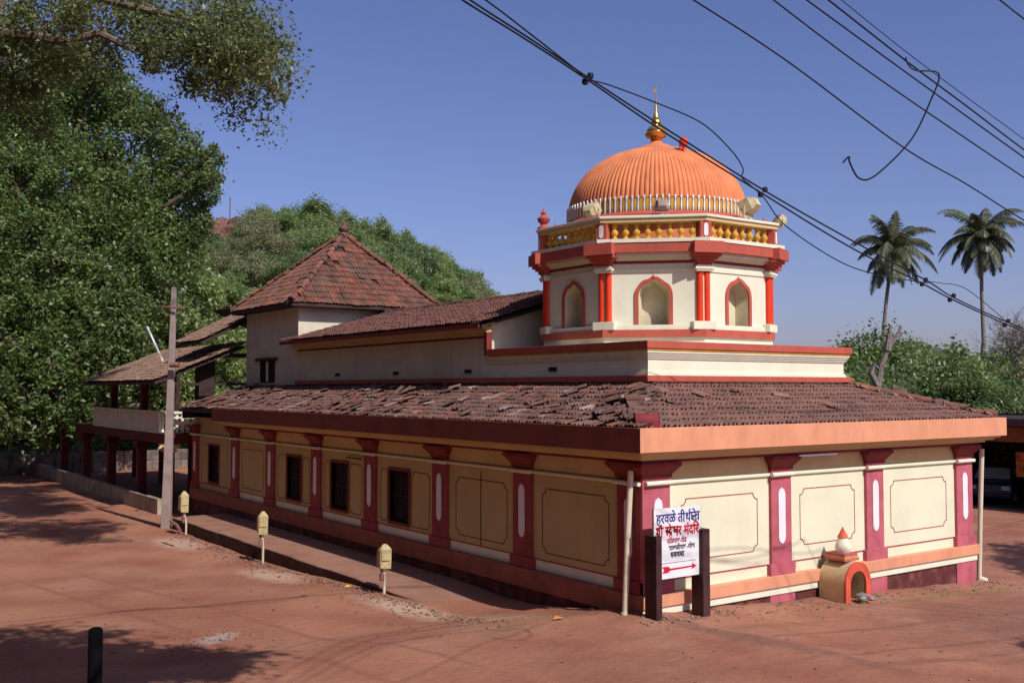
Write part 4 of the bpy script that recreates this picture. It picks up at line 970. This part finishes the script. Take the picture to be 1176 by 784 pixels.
# leaning power pole with its cross arm
pp = empty('power_pole', (-1.95, 21.4, -.75), 'leaning weathered grey pole with a small iron crossarm at the end of the walkway', 'pole')
a = Vector((-1.95, 21.4, -1.2)); b2 = at(200, 330, 34.3); dd = (b2-a)
mb = MB(); vs = []
for (p, w, d_) in ((a, .155, .13), (b2, .075, .07)):
    for (sx_, sy_) in ((-1,-1),(1,-1),(1,1),(-1,1)): vs.append(p+RT*(sx_*w)+Vector((FW.x, FW.y, 0))*(sy_*d_))
mb.add(vs, [(0,3,2,1),(4,5,6,7),(0,1,5,4),(1,2,6,5),(2,3,7,6),(3,0,4,7)]).build('shaft', M['concrete'], pp, bevel=.02)
MB().tube([at(180,351.5,34.1), at(213,354,34.1)], .03, 6).build('crossarm', M['rust'], pp)
MB().tube([at(195,419,34.0), at(206,419,34.0)], .10, 6).build('strap', M['rust'], pp)
MB().tube([at(196,598,30.6), at(203,603,30.2), at(207,609,29.9)], .05, 6).build('stay', M['rust'], pp)

# dark bollard in the shaded foreground
z0 = at(110, 784, 12.6); bb = at(110, 722, 12.6); z_ = bb.z
bl = MB().lathe((bb.x, bb.y, 0), [(.088, -.4), (.085, z_-.03), (.08, z_+.0), (.05, z_+.02)], 18).build('bollard', mat('dark_iron', (.004, .004, .005), var=.1, bump=.1, rough=.9, spec=.1), None, smooth=True)
tag(bl, 'dark round bollard in the shade at the near edge of the yard', 'bollard')

# ------------------------------------------------------------------ overhead wires
def cat_pts(pts, D0, D1, n=10):
    X0, X1 = pts[0][0], pts[-1][0]; out = []
    # smooth through the given points (Catmull-Rom)
    P_ = [pts[0]]+list(pts)+[pts[-1]]; q = []
    for i in range(1, len(P_)-2):
        for k in range(n):
            t = k/n; f = lambda a, b, c, d: .5*((2*b)+(-a+c)*t+(2*a-5*b+4*c-d)*t*t+(-a+3*b-3*c+d)*t**3)
            q.append((f(*[P_[i+j][0] for j in (-1,0,1,2)]), f(*[P_[i+j][1] for j in (-1,0,1,2)])))
    q.append(pts[-1]); L_ = len(q)-1
    return [at(p[0], p[1], 1/((1/D0)+(1/D1-1/D0)*i/L_)) for i, p in enumerate(q)]
def wire(pts, D0, D1, r, label, n=10, group='overhead wires'):
    P3_ = cat_pts(pts, D0, D1, n)
    if pts[-1][0] > 1200: P3_.append(P3_[-1]+((P3_[-1]-P3_[-2]).normalized()*30+Vector((0,0,1.5)) if 'service' in label else RT*22+Vector((0,-14,.5))))
    if pts[0][1] < -15: P3_.insert(0, P3_[0]-(P3_[1]-P3_[0]).normalized()*14)
    o = MB().tube(P3_, r, 6).build('wire', M['wire']); tag(o, label, 'wire', group); return o
wire([(440,-60),(529,-1),(600,43),(672,90),(760,150),(875,222),(975,283),(1060,326),(1092,343),(1155,372),(1230,402)], 13, 24, .014, 'lower of the two twisted service wires passing in front of the dome')
wire([(455,-60),(538,-1),(606,43),(675,89),(765,148),(878,219),(978,276),(1062,321),(1094,341),(1157,370),(1230,398)], 13.1, 24.1, .014, 'upper of the two twisted service wires passing in front of the dome')
wire([(470,-60),(556,-1),(610,40),(655,75),(674,90)], 13.2, 15.3, .012, 'short wire slanting down to join the service wires at the first clamp')
wire([(676,92),(700,98),(753,118),(805,141),(839,172),(853,193),(852,204),(862,213),(878,228),(902,259),(960,298),(1006,315),(1066,325)], 15.3, 21, .011, 'slack looping wire that sags from the clamp past the finial')
wire([(760,-22),(796,0),(902,69),(1034,167),(1109,211),(1176,253),(1260,300)], 10.5, 17, .0095, 'single straight wire crossing the sky above the palms')
wire([(850,-30),(888,0),(1000,84),(1176,204),(1260,258)], 10.5, 16.5, .0095, 'wire just below the dangling cable')
wire([(885,-30),(926,0),(1040,83),(1176,181),(1260,240)], 10.3, 16, .0095, 'wire passing behind the dangling cable')
wire([(912,-30),(951,0),(1043,72),(1110,122),(1176,172),(1260,232)], 10, 15.5, .0100, 'thick wire from which the dangling cable hangs')
wire([(930,-30),(966,0),(1050,67),(1176,160),(1260,220)], 9.9, 15.2, .005, 'thinnest wire, highest of the sheaf')
wire([(1110,-30),(1148,0),(1176,22),(1260,85)], 10, 13, .009, 'wire cutting across the top corner of the sky')
wire([(1040,66),(1043,74),(1052,81),(1078,85),(1069,115),(1046,161),(1006,201),(987,205),(976,187),(975,180),(968,187)], 11.6, 11.6, .0105, 'broken cable dangling in a hook shape from the upper wires', n=8)
wire([(1062,323),(1080,325),(1110,332),(1157,370)], 21.2, 23, .008, 'thin drooping wire between the last clamps')
for i, (x, y, D, nm) in enumerate(((675, 91, 15.25, 'first'), (876, 221, 18, 'second'), (1061, 324, 21.1, 'third'), (1093, 342, 21.7, 'fourth'), (1156, 371, 23, 'fifth'))):
    p = at(x, y, D); q = MB(); 
    for (dx, dy) in ((-.03, -.025), (.03, .03)): q.lathe(p+RT*dx*1.3+UP*dy*1.6, [(.01,-.05), (.045,-.035), (.05,0), (.045,.035), (.01,.05)], 10)
    tag(q.build('wire_clamp', M['wire'], None, smooth=True), nm+' black clamp on the service wires, counted from the dome side of the sky', 'clamp', 'clamps on the service wires')

# ------------------------------------------------------------------ vegetation
def leaf_quads(cen, size, r, droop=.3, aspect=.55):
    n = len(cen); nrm = r.normal(size=(n, 3)); nrm[:, 2] = np.abs(nrm[:, 2])+.35; nrm /= np.linalg.norm(nrm, axis=1)[:, None]
    t = r.normal(size=(n, 3)); t[:, 2] -= droop; t -= nrm*(t*nrm).sum(1)[:, None]; t /= np.linalg.norm(t, axis=1)[:, None]
    b_ = np.cross(nrm, t); s = (size*r.uniform(.6, 1.35, n))[:, None]
    v = np.stack([cen-t*s*.5, cen+b_*s*aspect*.5-t*s*.08, cen+t*s*.55-nrm*s*.12, cen-b_*s*aspect*.5-t*s*.08], 1).reshape(-1, 3)
    return v, np.arange(4*n).reshape(-1, 4)
def crown_pts(lobes, n, r, sub=26, sig=.20, shell=(.55, 1.0)):
    vol = np.array([l[1][0]*l[1][1]*l[1][2] for l in lobes])**(2/3); pr = vol/vol.sum(); out = []
    for (c, rad), p in zip(lobes, pr):
        m = int(n*p); k = max(6, int(sub)); d = r.normal(size=(k, 3)); d /= np.linalg.norm(d, axis=1)[:, None]
        cs = d*r.uniform(*shell, (k, 1)); idx = r.integers(0, k, m); q = cs[idx]+r.normal(size=(m, 3))*sig*r.uniform(.5, 1.3, (k, 1))[idx]
        out.append(np.array(c)+q*np.array(rad))
    return np.concatenate(out)
def limbs(mb, base, ends, r0, r, kink=.12):
    base = Vector(base)
    for e, r1 in ends:
        e = Vector(e); d = e-base; L_ = d.length; pts = [base]
        for k in range(1, 6):
            t = k/5; pts.append(base+d*t+Vector((r.gauss(0,1), r.gauss(0,1), r.gauss(0,.6)))*L_*kink*.25*math.sin(math.pi*t)+Vector((0,0,L_*.06*math.sin(math.pi*t))))
        mb.tube(pts, r0, 7, r1=r1)
# big broad-leaved tree mass behind the pavilion and the stone wall
def big_tree(label, base, lobes, nleaf, size, m, seed, tr=.55, fork=None, sub=40, sig=.17, cat='tree', group=None):
    r = np.random.default_rng(seed); rr = random.Random(seed)
    t = empty('broadleaf_tree', base, label, cat, group)
    v, f = leaf_quads(crown_pts(lobes, nleaf, r, sub=sub, sig=sig), size, r)
    npmesh('crown', v, f, m, t)
    mb = MB(); fk = Vector(fork) if fork else Vector(base)+Vector((0, 0, 4))
    mb.tube([Vector(base)-Vector((0,0,1)), Vector(base)+(fk-Vector(base))*.5, fk], tr, 10, r1=tr*.75)
    ends = []
    for (c, rad) in lobes:
        ends.append((c, tr*.10))
    limbs(mb, fk, ends, tr*.45, rr)
    for (c, rad) in lobes:                           # twigs inside each lobe
        tw = []
        for k in range(7):
            a = Vector((rr.gauss(0,1), rr.gauss(0,1), rr.gauss(0,.8))).normalized(); tw.append((Vector(c)+Vector((a.x*rad[0], a.y*rad[1], a.z*rad[2]))*.85, tr*.03))
        limbs(mb, c, tw, tr*.09, rr)
    mb.build('trunk', M['bark'], t, smooth=True); return t
def L_(px, py, D, rx, rz=None, ry=None): return (tuple(at(px, py, D)), (rx, ry or rx, rz or rx))
b0 = at(-40, HY, 61); b0.z = -.8
big_tree('huge dark broad-leaved tree rising behind the stone wall and pavilion', b0,
         [L_(20,90,62,4.2), L_(-30,180,61,4.6), L_(90,150,62,3.8), L_(60,230,60,4.2), L_(110,110,62,2.4), L_(150,120,60,1.7,1.2), L_(120,85,60,1.4), L_(182,150,59,1.6,1.2), L_(205,170,58,1.3), L_(215,200,58,1.7,1.4), L_(238,182,57,1.0,.8), L_(228,222,57,1.2,.9), L_(240,205,56,.8),
          L_(150,190,60,3.0), L_(30,150,59,2.6), L_(0,120,60,2.6), L_(175,225,58,2.0), L_(190,245,58,1.8), L_(205,275,57,1.7,1.4), L_(222,258,57,1.1), L_(145,255,57,2.8), L_(20,215,57,2.6), L_(85,215,57,2.4), L_(110,262,56,2.2), L_(-20,270,56,2.8), L_(40,280,55,2.4), L_(75,305,54,2.0),
          L_(195,310,56,2.0), L_(160,310,55,2.2), L_(120,325,54,2.2), L_(0,330,54,2.4), L_(170,350,54,2.2), L_(45,350,53,2.0), L_(90,365,52.5,2.0), L_(135,375,52,1.9), L_(-25,380,53,2.4), L_(15,395,52,1.8), L_(60,410,51.5,1.7), L_(105,420,51,1.6),
          L_(-15,440,51.5,1.9), L_(30,450,51,1.6), L_(70,460,50.5,1.4), L_(5,478,50.5,1.3), L_(45,488,50.3,1.1), L_(88,472,51,1.2), L_(130,425,52,1.4), L_(155,400,52.5,1.5)],
         190000, .24, M['leaf_a'], 21, .8, fork=(b0.x, b0.y, 6), sub=40, sig=.15)
b1 = at(300, HY, 66); b1.z = -1
big_tree('leafy light green tree seen through the pavilion beside the tower', b1,
         [L_(215,350,64,2.6), L_(245,400,64,2.8), L_(190,420,64,2.6), L_(225,455,64,2.6), L_(150,450,63,2.4), L_(190,380,64,2.2), L_(270,440,64,2.6), L_(110,470,62,2.2), L_(205,310,64,1.6)],
         46000, .27, M['leaf_h'][3], 22, .3, fork=(b1.x, b1.y, 3), sub=30, sig=.15)
# tree standing off to the left whose long branch hangs over the yard
b2_ = at(-260, HY, 24); b2_.z = -.6
rr = random.Random(77); r = np.random.default_rng(77)
bt = empty('overhanging_tree', b2_, 'olive-leaved tree whose long branch reaches in across the top of the sky', 'tree')
tipn = [(20,15),(60,42),(100,33),(130,48),(155,50),(60,15),(130,20),(185,30),(215,25),(245,42),(262,50),(272,30),(175,8),(230,3),(235,70),(262,75),(255,12),(90,5),(0,50),(30,52),(215,42),(150,-10),(60,-15),(270,10),(-20,30),(-20,70),(20,85),(60,80),(10,110),(45,105),(190,45),(240,55),(280,60),(120,5),(80,62),(285,38),(300,52),(306,80),(296,30),(311,66),(250,92),(228,98),(303,92),(284,72)]
mb = MB(); fk = Vector((b2_.x, b2_.y, 5)); mb.tube([b2_-Vector((0,0,1)), fk], .42, 10, r1=.34)
arm = [fk, at(-60, 30, 24), at(40, 42, 24), at(75, 48, 24), at(115, 38, 24), at(150, 56, 24.2), at(168, 58, 24.2)]
mb.tube(arm, [.30, .18, .13, .115, .10, .07, .045], 8)
arm2 = [fk, at(-60, -40, 23.5), at(60, -15, 23.5), at(160, 10, 23.8), at(230, 25, 24), at(290, 40, 24)]
mb.tube(arm2, [.30, .16, .11, .08, .055, .03], 8)
anchors = [Vector(p) for p in arm[2:]+arm2[2:]]; cents = []
for (px, py) in tipn:
    e = at(px+rr.uniform(-8,8), py+rr.uniform(-6,6), 24+rr.uniform(-1.6,1.6)); a = min(anchors, key=lambda q: (q-e).length)
    limbs(mb, a, [(e, .012)], .035, rr, .35); cents.append(e)
    for _ in range(4):
        e2 = e+Vector((rr.gauss(0,.45), rr.gauss(0,.45), rr.gauss(-.2,.40))); limbs(mb, e, [(e2, .006)], .014, rr, .3); cents.append(e2)
mb.build('trunk', M['bark'], bt, smooth=True)
q = np.concatenate([np.array(c)+np.clip(r.normal(size=(130, 3)), -1.7, 1.7)*np.array((.27,.27,.24))*r.uniform(.5,1.3) for c in cents])
v, f = leaf_quads(q, .115, r, droop=.8); npmesh('crown', v, f, M['leaf_o'], bt)
hi = [((-3.3, 8.5, 20.5), (1.7, 2.4, 1.2)), ((-3.2, 13, 20.6), (1.8, 2.4, 1.2)), ((-4.6, 17, 21.2), (2.2, 2.2, 1.2)), ((-7.0, 16.5, 21), (2, 1.8, 1.2)), ((-1.6, 17.5, 21.2), (1.8, 2.0, 1.2)), ((-9.5, 17.5, 21), (2.0, 1.6, 1.1))]  # unseen high crown added to shade the ground by the pavilion
v, f = leaf_quads(crown_pts(hi, 16000, r, sub=20, sig=.24), .30, r); npmesh('crown', v, f, M['leaf_a'], bt)
mb = MB(); limbs(mb, fk, [(l[0], .03) for l in hi], .16, rr); mb.build('limb', M['bark'], bt, smooth=True)
# trees outside the frame that throw the shade in the yard
def shade_tree(base, cen, rads, n, label, seed, size=.16, ):
    lob = [((c[0], c[1], c[2]), rads) for c in cen]
    return big_tree(label, base, lob, n, size, M['leaf_a'], seed, .3, fork=(base[0], base[1], 3.5), sub=16, sig=.2)
shade_tree((-16.5, -14, 0), [(-9.6, -8.2, 10.5), (-11.8, -7.6, 10.8), (-8.3, -7.4, 9.8), (-13.5, -8.5, 11.5), (-7.4, -6.9, 9.0), (-11, -9.5, 11.5), (-9.6, -4.7, 10.8), (-8.2, -5.9, 10.4), (-11, -3.7, 11.2), (-7.0, -7.6, 9.6), (-9.0, -6.6, 10.2)], (1.5, 1.2, .9), 52000, 'tree beside the viewpoint that shades the near corner of the yard', 81)
big_tree('unseen wide tree added to deepen the shade along the walkway side', (-17, 4, 0),  # unseen canopy added to cut bounce and sky light on the long wall
         [((-11.8, -2.5, 11.5), (2.0, 2.4, 1.6)), ((-14.5, -4, 13), (2.6, 3, 2)), ((-11.9, 2.5, 12), (2.1, 2.8, 1.6)), ((-15, 2, 14), (3, 3, 2.2)), ((-12.6, 8, 12), (2.0, 3, 1.7)), ((-14.8, 8, 13.5), (3, 3, 2.2)),
          ((-13.6, 13.5, 11.5), (1.6, 2.6, 1.7)), ((-14.5, 14, 13), (3, 3, 2)), ((-17.5, 5, 12), (3, 5, 3)), ((-17.5, -3, 12), (3, 4, 3))], 42000, .32, M['leaf_a'], 84, .5, fork=(-17, 4, 5), sub=22, sig=.24)
shade_tree((17, -9.5, -.6), [(15.6, -7.6, 7.4), (17.5, -7.0, 8.0), (14.4, -8.0, 6.6)], (1.5, 1.1, .9), 9000, 'tree off beyond the front yard that shades the ground by the downpipe', 82)
shade_tree((8, -17, 0), [(5.6, -12.5, 7.0), (6.5, -13.0, 7.4)], (1.2, .7, .7), 5000, 'tree beyond the near edge of the front yard', 83)

# hill trees: five crowns shared by many copies
def tree_proto(name, m, seed, h, w, nleaf, size, bark='bark'):
    r = np.random.default_rng(seed); rr = random.Random(seed); t = empty(name, (0, 0, 0)); lob = []
    for k in range(7):
        a = rr.uniform(0, 6.28); q = rr.uniform(0, .62); lob.append(((math.cos(a)*w*q, math.sin(a)*w*q, h*rr.uniform(.36, .78)), (w*rr.uniform(.30, .48), w*rr.uniform(.30, .48), h*rr.uniform(.14, .24))))
    v, f = leaf_quads(crown_pts(lob, nleaf, r, sub=22, sig=.22), size, r); c = npmesh('crown', v, f, m); c.parent = t
    mb = MB(); mb.tube([(0,0,-1.5), (.1,0,h*.2), (0,.1,h*.4)], h*.025, 6, r1=h*.016); limbs(mb, (0,.1,h*.4), [(l[0], h*.004) for l in lob], h*.012, rr)
    o = mb.build('trunk', M[bark], None); o.parent = t; return t
protos = [tree_proto('tree', M['leaf_h'][0], 101, 7, 4.4, 12000, .27), tree_proto('tree', M['leaf_h'][1], 102, 7.5, 4.6, 12000, .27),
          tree_proto('tree', M['leaf_h'][2], 103, 6.5, 4.2, 7000, .24), tree_proto('tree', M['leaf_h'][3], 104, 6, 4.0, 11000, .26), tree_proto('tree', M['leaf_a'], 105, 8, 4.6, 12500, .27)]
HL = ['fresh green bushy tree in the wood on the hillside', 'deep green round tree in the wood on the hillside', 'dry thin brownish tree in the wood on the hillside', 'yellow-green low tree in the wood on the hillside', 'dark dense tree in the wood on the hillside']
HG = ['fresh green hillside trees', 'deep green hillside trees', 'dry brownish hillside trees', 'yellow-green hillside trees', 'dark dense hillside trees']
used = [False]*5
def put(k, loc, rz, s, label, group):
    if not used[k]:
        o = protos[k]; used[k] = True; o.location = loc; o.rotation_euler = (0,0,rz); o.scale = (s,s,s); tag(o, label, 'tree', group)
    else: o = copy_thing(protos[k], loc, rz, s, label, group)
    o['category'] = 'tree'; return o
rh = random.Random(5); cnt = 0
for it in range(5200):
    if cnt >= 262: break
    t = rh.uniform(.05, 1.0)**.9; px = rh.uniform(196, 600)
    p = hill_pt(px, t); D = 62+88*t
    py = HY-(p.z-4)/D*F
    if 212 < px < 276 and t > .55 and py < 290: continue
    if py > 440 or (px > 560 and t < .3): continue
    if not hasattr(put, 'pts'): put.pts = []
    if any((p-q).length < (2.9 if t > .5 else 3.6) for q in put.pts): continue
    put.pts.append(p); k = rh.choices(range(5), (4, 2, 2.4, 3.4, .6))[0]; s = rh.uniform(.55, .98)*(1.0 if t > .6 else .85)
    if px < 290 and t > .5: s *= .55
    put(k, p-Vector((0,0,.4)), rh.uniform(0, 6.28), s, HL[k], HG[k]); cnt += 1
# tree line on the right
RL = ['fresh green tree in the row beyond the temple roof', 'deep green tree in the row beyond the temple roof', 'dry twiggy tree in the row beyond the temple roof', 'yellow-green tree in the row beyond the temple roof', 'dark tree in the row beyond the temple roof']
RG = ['fresh green trees in the far row', 'deep green trees in the far row', 'dry trees in the far row', 'yellow-green trees in the far row', 'dark trees in the far row']
rh = random.Random(15)
for i in range(46):
    px = 915+i*6.6+rh.uniform(-5,5); D = rh.uniform(52, 92); top = 398+rh.uniform(-6, 16) - (8 if px > 1120 else 0)
    zt_ = 4+(HY-top)/F*D; g = at(px, HY, D); s = max(.6, (zt_+.8)/8.6*rh.uniform(.72, 1.25)); k = rh.choices(range(5), (2, 3, 2, 1.5, 3))[0]
    put(k, (g.x, g.y, -.8), rh.uniform(0, 6.28), s, RL[k], RG[k])
for i in range(16):                                  # lower bushes in front of them
    px = 940+i*17+rh.uniform(-6,6); D = rh.uniform(46, 52); g = at(px, HY, D); k = rh.choice((0, 1, 3, 4))
    put(k, (g.x, g.y, -1.4), rh.uniform(0, 6.28), rh.uniform(.55, .72), RL[k].replace('tree in', 'bush in front of'), 'bushes in front of the far row')
for i in range(14):                                  # greenery beyond the stone wall
    px = -20+i*22+rh.uniform(-6,6); D = rh.uniform(66, 70); g = at(px, HY, D); k = rh.choice((0, 3, 3, 1))
    put(k, (g.x, g.y, -1.2), rh.uniform(0, 6.28), rh.uniform(.45, .70), HL[k].replace('in the wood on the hillside', 'just beyond the stone wall'), 'bushes just beyond the stone wall')
for i in range(36):                                  # unseen tall grove added and stretched to block sky light from the long wall
    k = (4, 1, 0, 4, 1)[i%5]; row = i%2
    o = put(k, (-19.5-5.5*row, -20+i*2.1, -3.5), i*1.3, 1, 'unseen tall tree added to keep sky light off the long wall', 'unseen grove added to block sky light')
    o.scale = (1.25, 1.25, 2.9+.5*((i*5)%3))
# coconut palms
def palm(base, top, label, seed, L0=4.6):
    rr = random.Random(seed); t = empty('coconut_palm', base, label, 'palm'); base, top = Vector(base), Vector(top)
    mid = (base+top)/2+RT*rr.uniform(-.4,.4); pts = [base-Vector((0,0,1)), base+(top-base)*.12]+[base.lerp(mid, .5)+RT*.05, mid+RT*.15, mid.lerp(top, .5), top]
    MB().tube(pts, [.26, .21, .19, .17, .15, .15], 9).build('trunk', M['barkpale'], t, smooth=True)
    for i in range(38):
        az_ = 2.4*i+rr.uniform(-.2,.2); el = 1.45-2.3*(i/37)+rr.uniform(-.12,.12); Ln = L0*rr.uniform(.62, 1.08)*(1 if el > -.4 else .8); el += rr.uniform(-.15, .15)
        q = top.copy(); d = Vector((math.cos(az_)*math.cos(el), math.sin(az_)*math.cos(el), math.sin(el))); ra = []; n = 11
        for k in range(n+1):
            ra.append(q.copy()); q = q+d*(Ln/n); d = (d+Vector((0,0,-.16-.10*k/n))).normalized()
        mb = MB().tube(ra, .045, 4, r1=.012)
        for k in range(1, n*5):
            tt = k/(n*5); x = tt*n; j = int(x); p = ra[j].lerp(ra[min(j+1,n)], x-j); dr = (ra[min(j+1,n)]-ra[j]).normalized()
            sdv = dr.cross(Vector((0,0,1))); sdv = sdv.normalized() if sdv.length > .01 else RT.copy(); ll = (.95*math.sin(math.pi*min(1, tt*.82+.16))+.12)*rr.uniform(.8,1.1)*L0/4.6
            for s in (-1, 1):
                dl = (sdv*s*.75+dr*.5+Vector((0,0,-.55-rr.uniform(0,.35)))).normalized(); a = p+dr*.05; w_ = dr*.045
                mb.add([p-w_, p+w_, p+dl*ll*.6+w_*.8+Vector((0,0,.03)), p+dl*ll, p+dl*ll*.6-w_*.8+Vector((0,0,.03))], [(0,1,2,3,4)])
        mb.build('frond', M['frond'], t)
    nb = MB()
    for i in range(9):
        a = i*.7; c = top+Vector((math.cos(a)*.33, math.sin(a)*.33, -.35-.12*(i%3))); nb.lathe(c, [(.01,-.15), (.12,-.08), (.14,.02), (.09,.12), (.01,.16)], 8)
    nb.build('coconut_cluster', M['leaf_h'][3], t, smooth=True)
a = at(1004, HY, 86); a.z = -.8; palm(a, at(1025, 288, 86), 'coconut palm with a fuller ragged crown, the one nearer the dome', 1, 4.9)
a = at(1117, HY, 86); a.z = -.8; palm(a, at(1127, 272, 86), 'slim straight coconut palm farther from the dome', 2, 4.6)
# dead and bare trees
def bare(base, px_pts, D, r0, label, seed, twigs=30, m='barkpale', tl=1.2):
    rr = random.Random(seed); t = empty('bare_tree', base, label, 'tree'); mb = MB()
    for line_ in px_pts:
        pts = [at(x, y, D) for x, y in line_]; mb.tube(pts, r0, 7, r1=r0*.35)
        for _ in range(twigs):
            i = rr.randint(len(pts)//2, len(pts)-1); p = pts[i].lerp(pts[i-1], rr.random()); e = p+Vector((rr.gauss(0,.6), rr.gauss(0,.6), rr.uniform(.2,1)))*tl; limbs(mb, p, [(e, .008)], .03, rr, .5)
            if twigs > 20:
                for __ in range(3): e2 = e+Vector((rr.gauss(0,.4), rr.gauss(0,.4), rr.uniform(-.1,.6)))*tl*.6; limbs(mb, p.lerp(e, .7), [(e2, .006)], .016, rr, .5)
    mb.build('trunk', M[m], t, smooth=True)
g = at(1006, HY, 50); g.z = -.8
bare(g, [[(1004,470),(1008,443),(1012,420),(1019,402),(1026,392),(1035,376)], [(1019,402),(1021,388),(1023,373)], [(1008,443),(1000,428),(1004,418),(1010,424)]], 50, .20, 'broken leafless trunk standing in front of the fuller palm', 3, 2, tl=.5)
g = at(1160, HY, 70); g.z = -.8
bare(g, [[(1170,450),(1166,420),(1160,400),(1150,382)], [(1166,420),(1172,400),(1180,385)], [(1168,430),(1180,405),(1190,390)]], 70, .12, 'bare twiggy grey tree at the end of the far row', 4, 34, tl=2.0)
g = at(838, HY, 80); 
g = at(968, HY, 52); g.z = -.8
bare(g, [[(966,450),(968,425),(967,400)]], 52, .10, 'thin pale dead trunk just past the edge of the drum base', 6, 3, tl=.6)

# ------------------------------------------------------------------ small ground litter
mb = MB(); rg = random.Random(9)
def scat(n, fx, rlo, rhi):
    for _ in range(n):
        x, y = fx(); r_s = rg.uniform(rlo, rhi)**1.0; mb.add(*stone((x, y, H(x, y)+r_s*.25+.01), r_s, .55))
scat(520, lambda: (rg.uniform(-.6, 11.2), -.16-abs(rg.gauss(0, .28))), .012, .045)
scat(520, lambda: (-1.95-abs(rg.gauss(0, .3)), rg.uniform(1.5, 20)), .012, .04)
scat(90, lambda: (rg.uniform(-10, 12), rg.uniform(-9, 14) if False else rg.uniform(-8, -.5)), .008, .028)
scat(70, lambda: (rg.uniform(-9.5, -2.2), rg.uniform(-2, 20)), .008, .03)
scat(60, lambda: (-6.2+rg.gauss(0,.7), 4.2+rg.gauss(0,.35)), .012, .03)
g_ = mb.build('gravel', mat('pebbles', (.34, .20, .15), var=.3, scale=12, bump=.3)); tag(g_, 'small stones and grit strewn over the red dirt', 'gravel', kind='stuff')
mg = MB()
for _ in range(420):
    x = rg.uniform(2.2, 10.8) if rg.random() < .8 else rg.uniform(-3, 0); y = -1.0+rg.gauss(0, .16) if x > 0 else .5+x*-.35+rg.gauss(0, .3)
    z = H(x, y)+.02; 
    for __ in range(3):
        a = rg.uniform(0, 6.28); h = rg.uniform(.02, .05); mg.add([(x, y, z), (x+.008, y, z), (x+.03*math.cos(a), y+.03*math.sin(a), z+h)], [(0,1,2)])
g_ = mg.build('grass_tufts', M['leaf_h'][3]); tag(g_, 'sparse short grass sprouting along the plinth', 'grass', kind='stuff')
ml = MB()
for _ in range(420):                                 # dry leaf litter along walls, kerb and under the trees
    w_ = rg.random()
    if w_ < .35: x, y = -1.95-abs(rg.gauss(0, .5)), rg.uniform(1, 20)
    elif w_ < .6: x, y = rg.uniform(-.5, 11), -.3-abs(rg.gauss(0, .5))
    else: x, y = rg.uniform(-9.5, 6), rg.uniform(-6, 16)
    if x > -1.9 and y > -.2: continue
    z = H(x, y)+.012; a = rg.uniform(0, 6.28); q_ = rg.uniform(.025, .055); c_, s2_ = math.cos(a)*q_, math.sin(a)*q_
    ml.add([(x-c_, y-s2_, z), (x+s2_*.5, y-c_*.5, z+.012), (x+c_, y+s2_, z+rg.uniform(0, .02)), (x-s2_*.5, y+c_*.5, z+.012)], [(0,1,2,3)])
g_ = ml.build('leaf_litter', mat('dry_leaves', (1,1,1), var=.1, bump=0, island=[(.30, .17, .08), (.18, .09, .05), (.40, .27, .12), (.12, .07, .04)])); tag(g_, 'dry leaves strewn along the kerb and the plinth', 'leaf litter', kind='stuff')
def leaf_on(px, py, z, s, col, label):
    d = FW + RT*((px-CX)/F) - UP*((py-CY)/F); t = (z-CAM.z)/d.z; p = CAM+d*t; p.z = H(p.x, p.y)+.02
    o = MB().add([p+Vector((-s,0,0)), p+Vector((0,-s*.6,.02)), p+Vector((s,0,.01)), p+Vector((0,s*.6,.04)), p+Vector((0,0,-.015))], [(0,1,4),(1,2,4),(2,3,4),(3,0,4)]).build('fallen_leaf', mat('leaf_'+str(px), col, var=.1, bump=0)); tag(o, label, 'leaf')
leaf_on(400, 675, -.45, .10, (.75, .42, .02), 'bright yellow fallen leaf on the dirt near the nearest lamp')
leaf_on(641, 716, -.1, .12, (.62, .24, .06), 'orange fallen leaf near the corner of the temple')
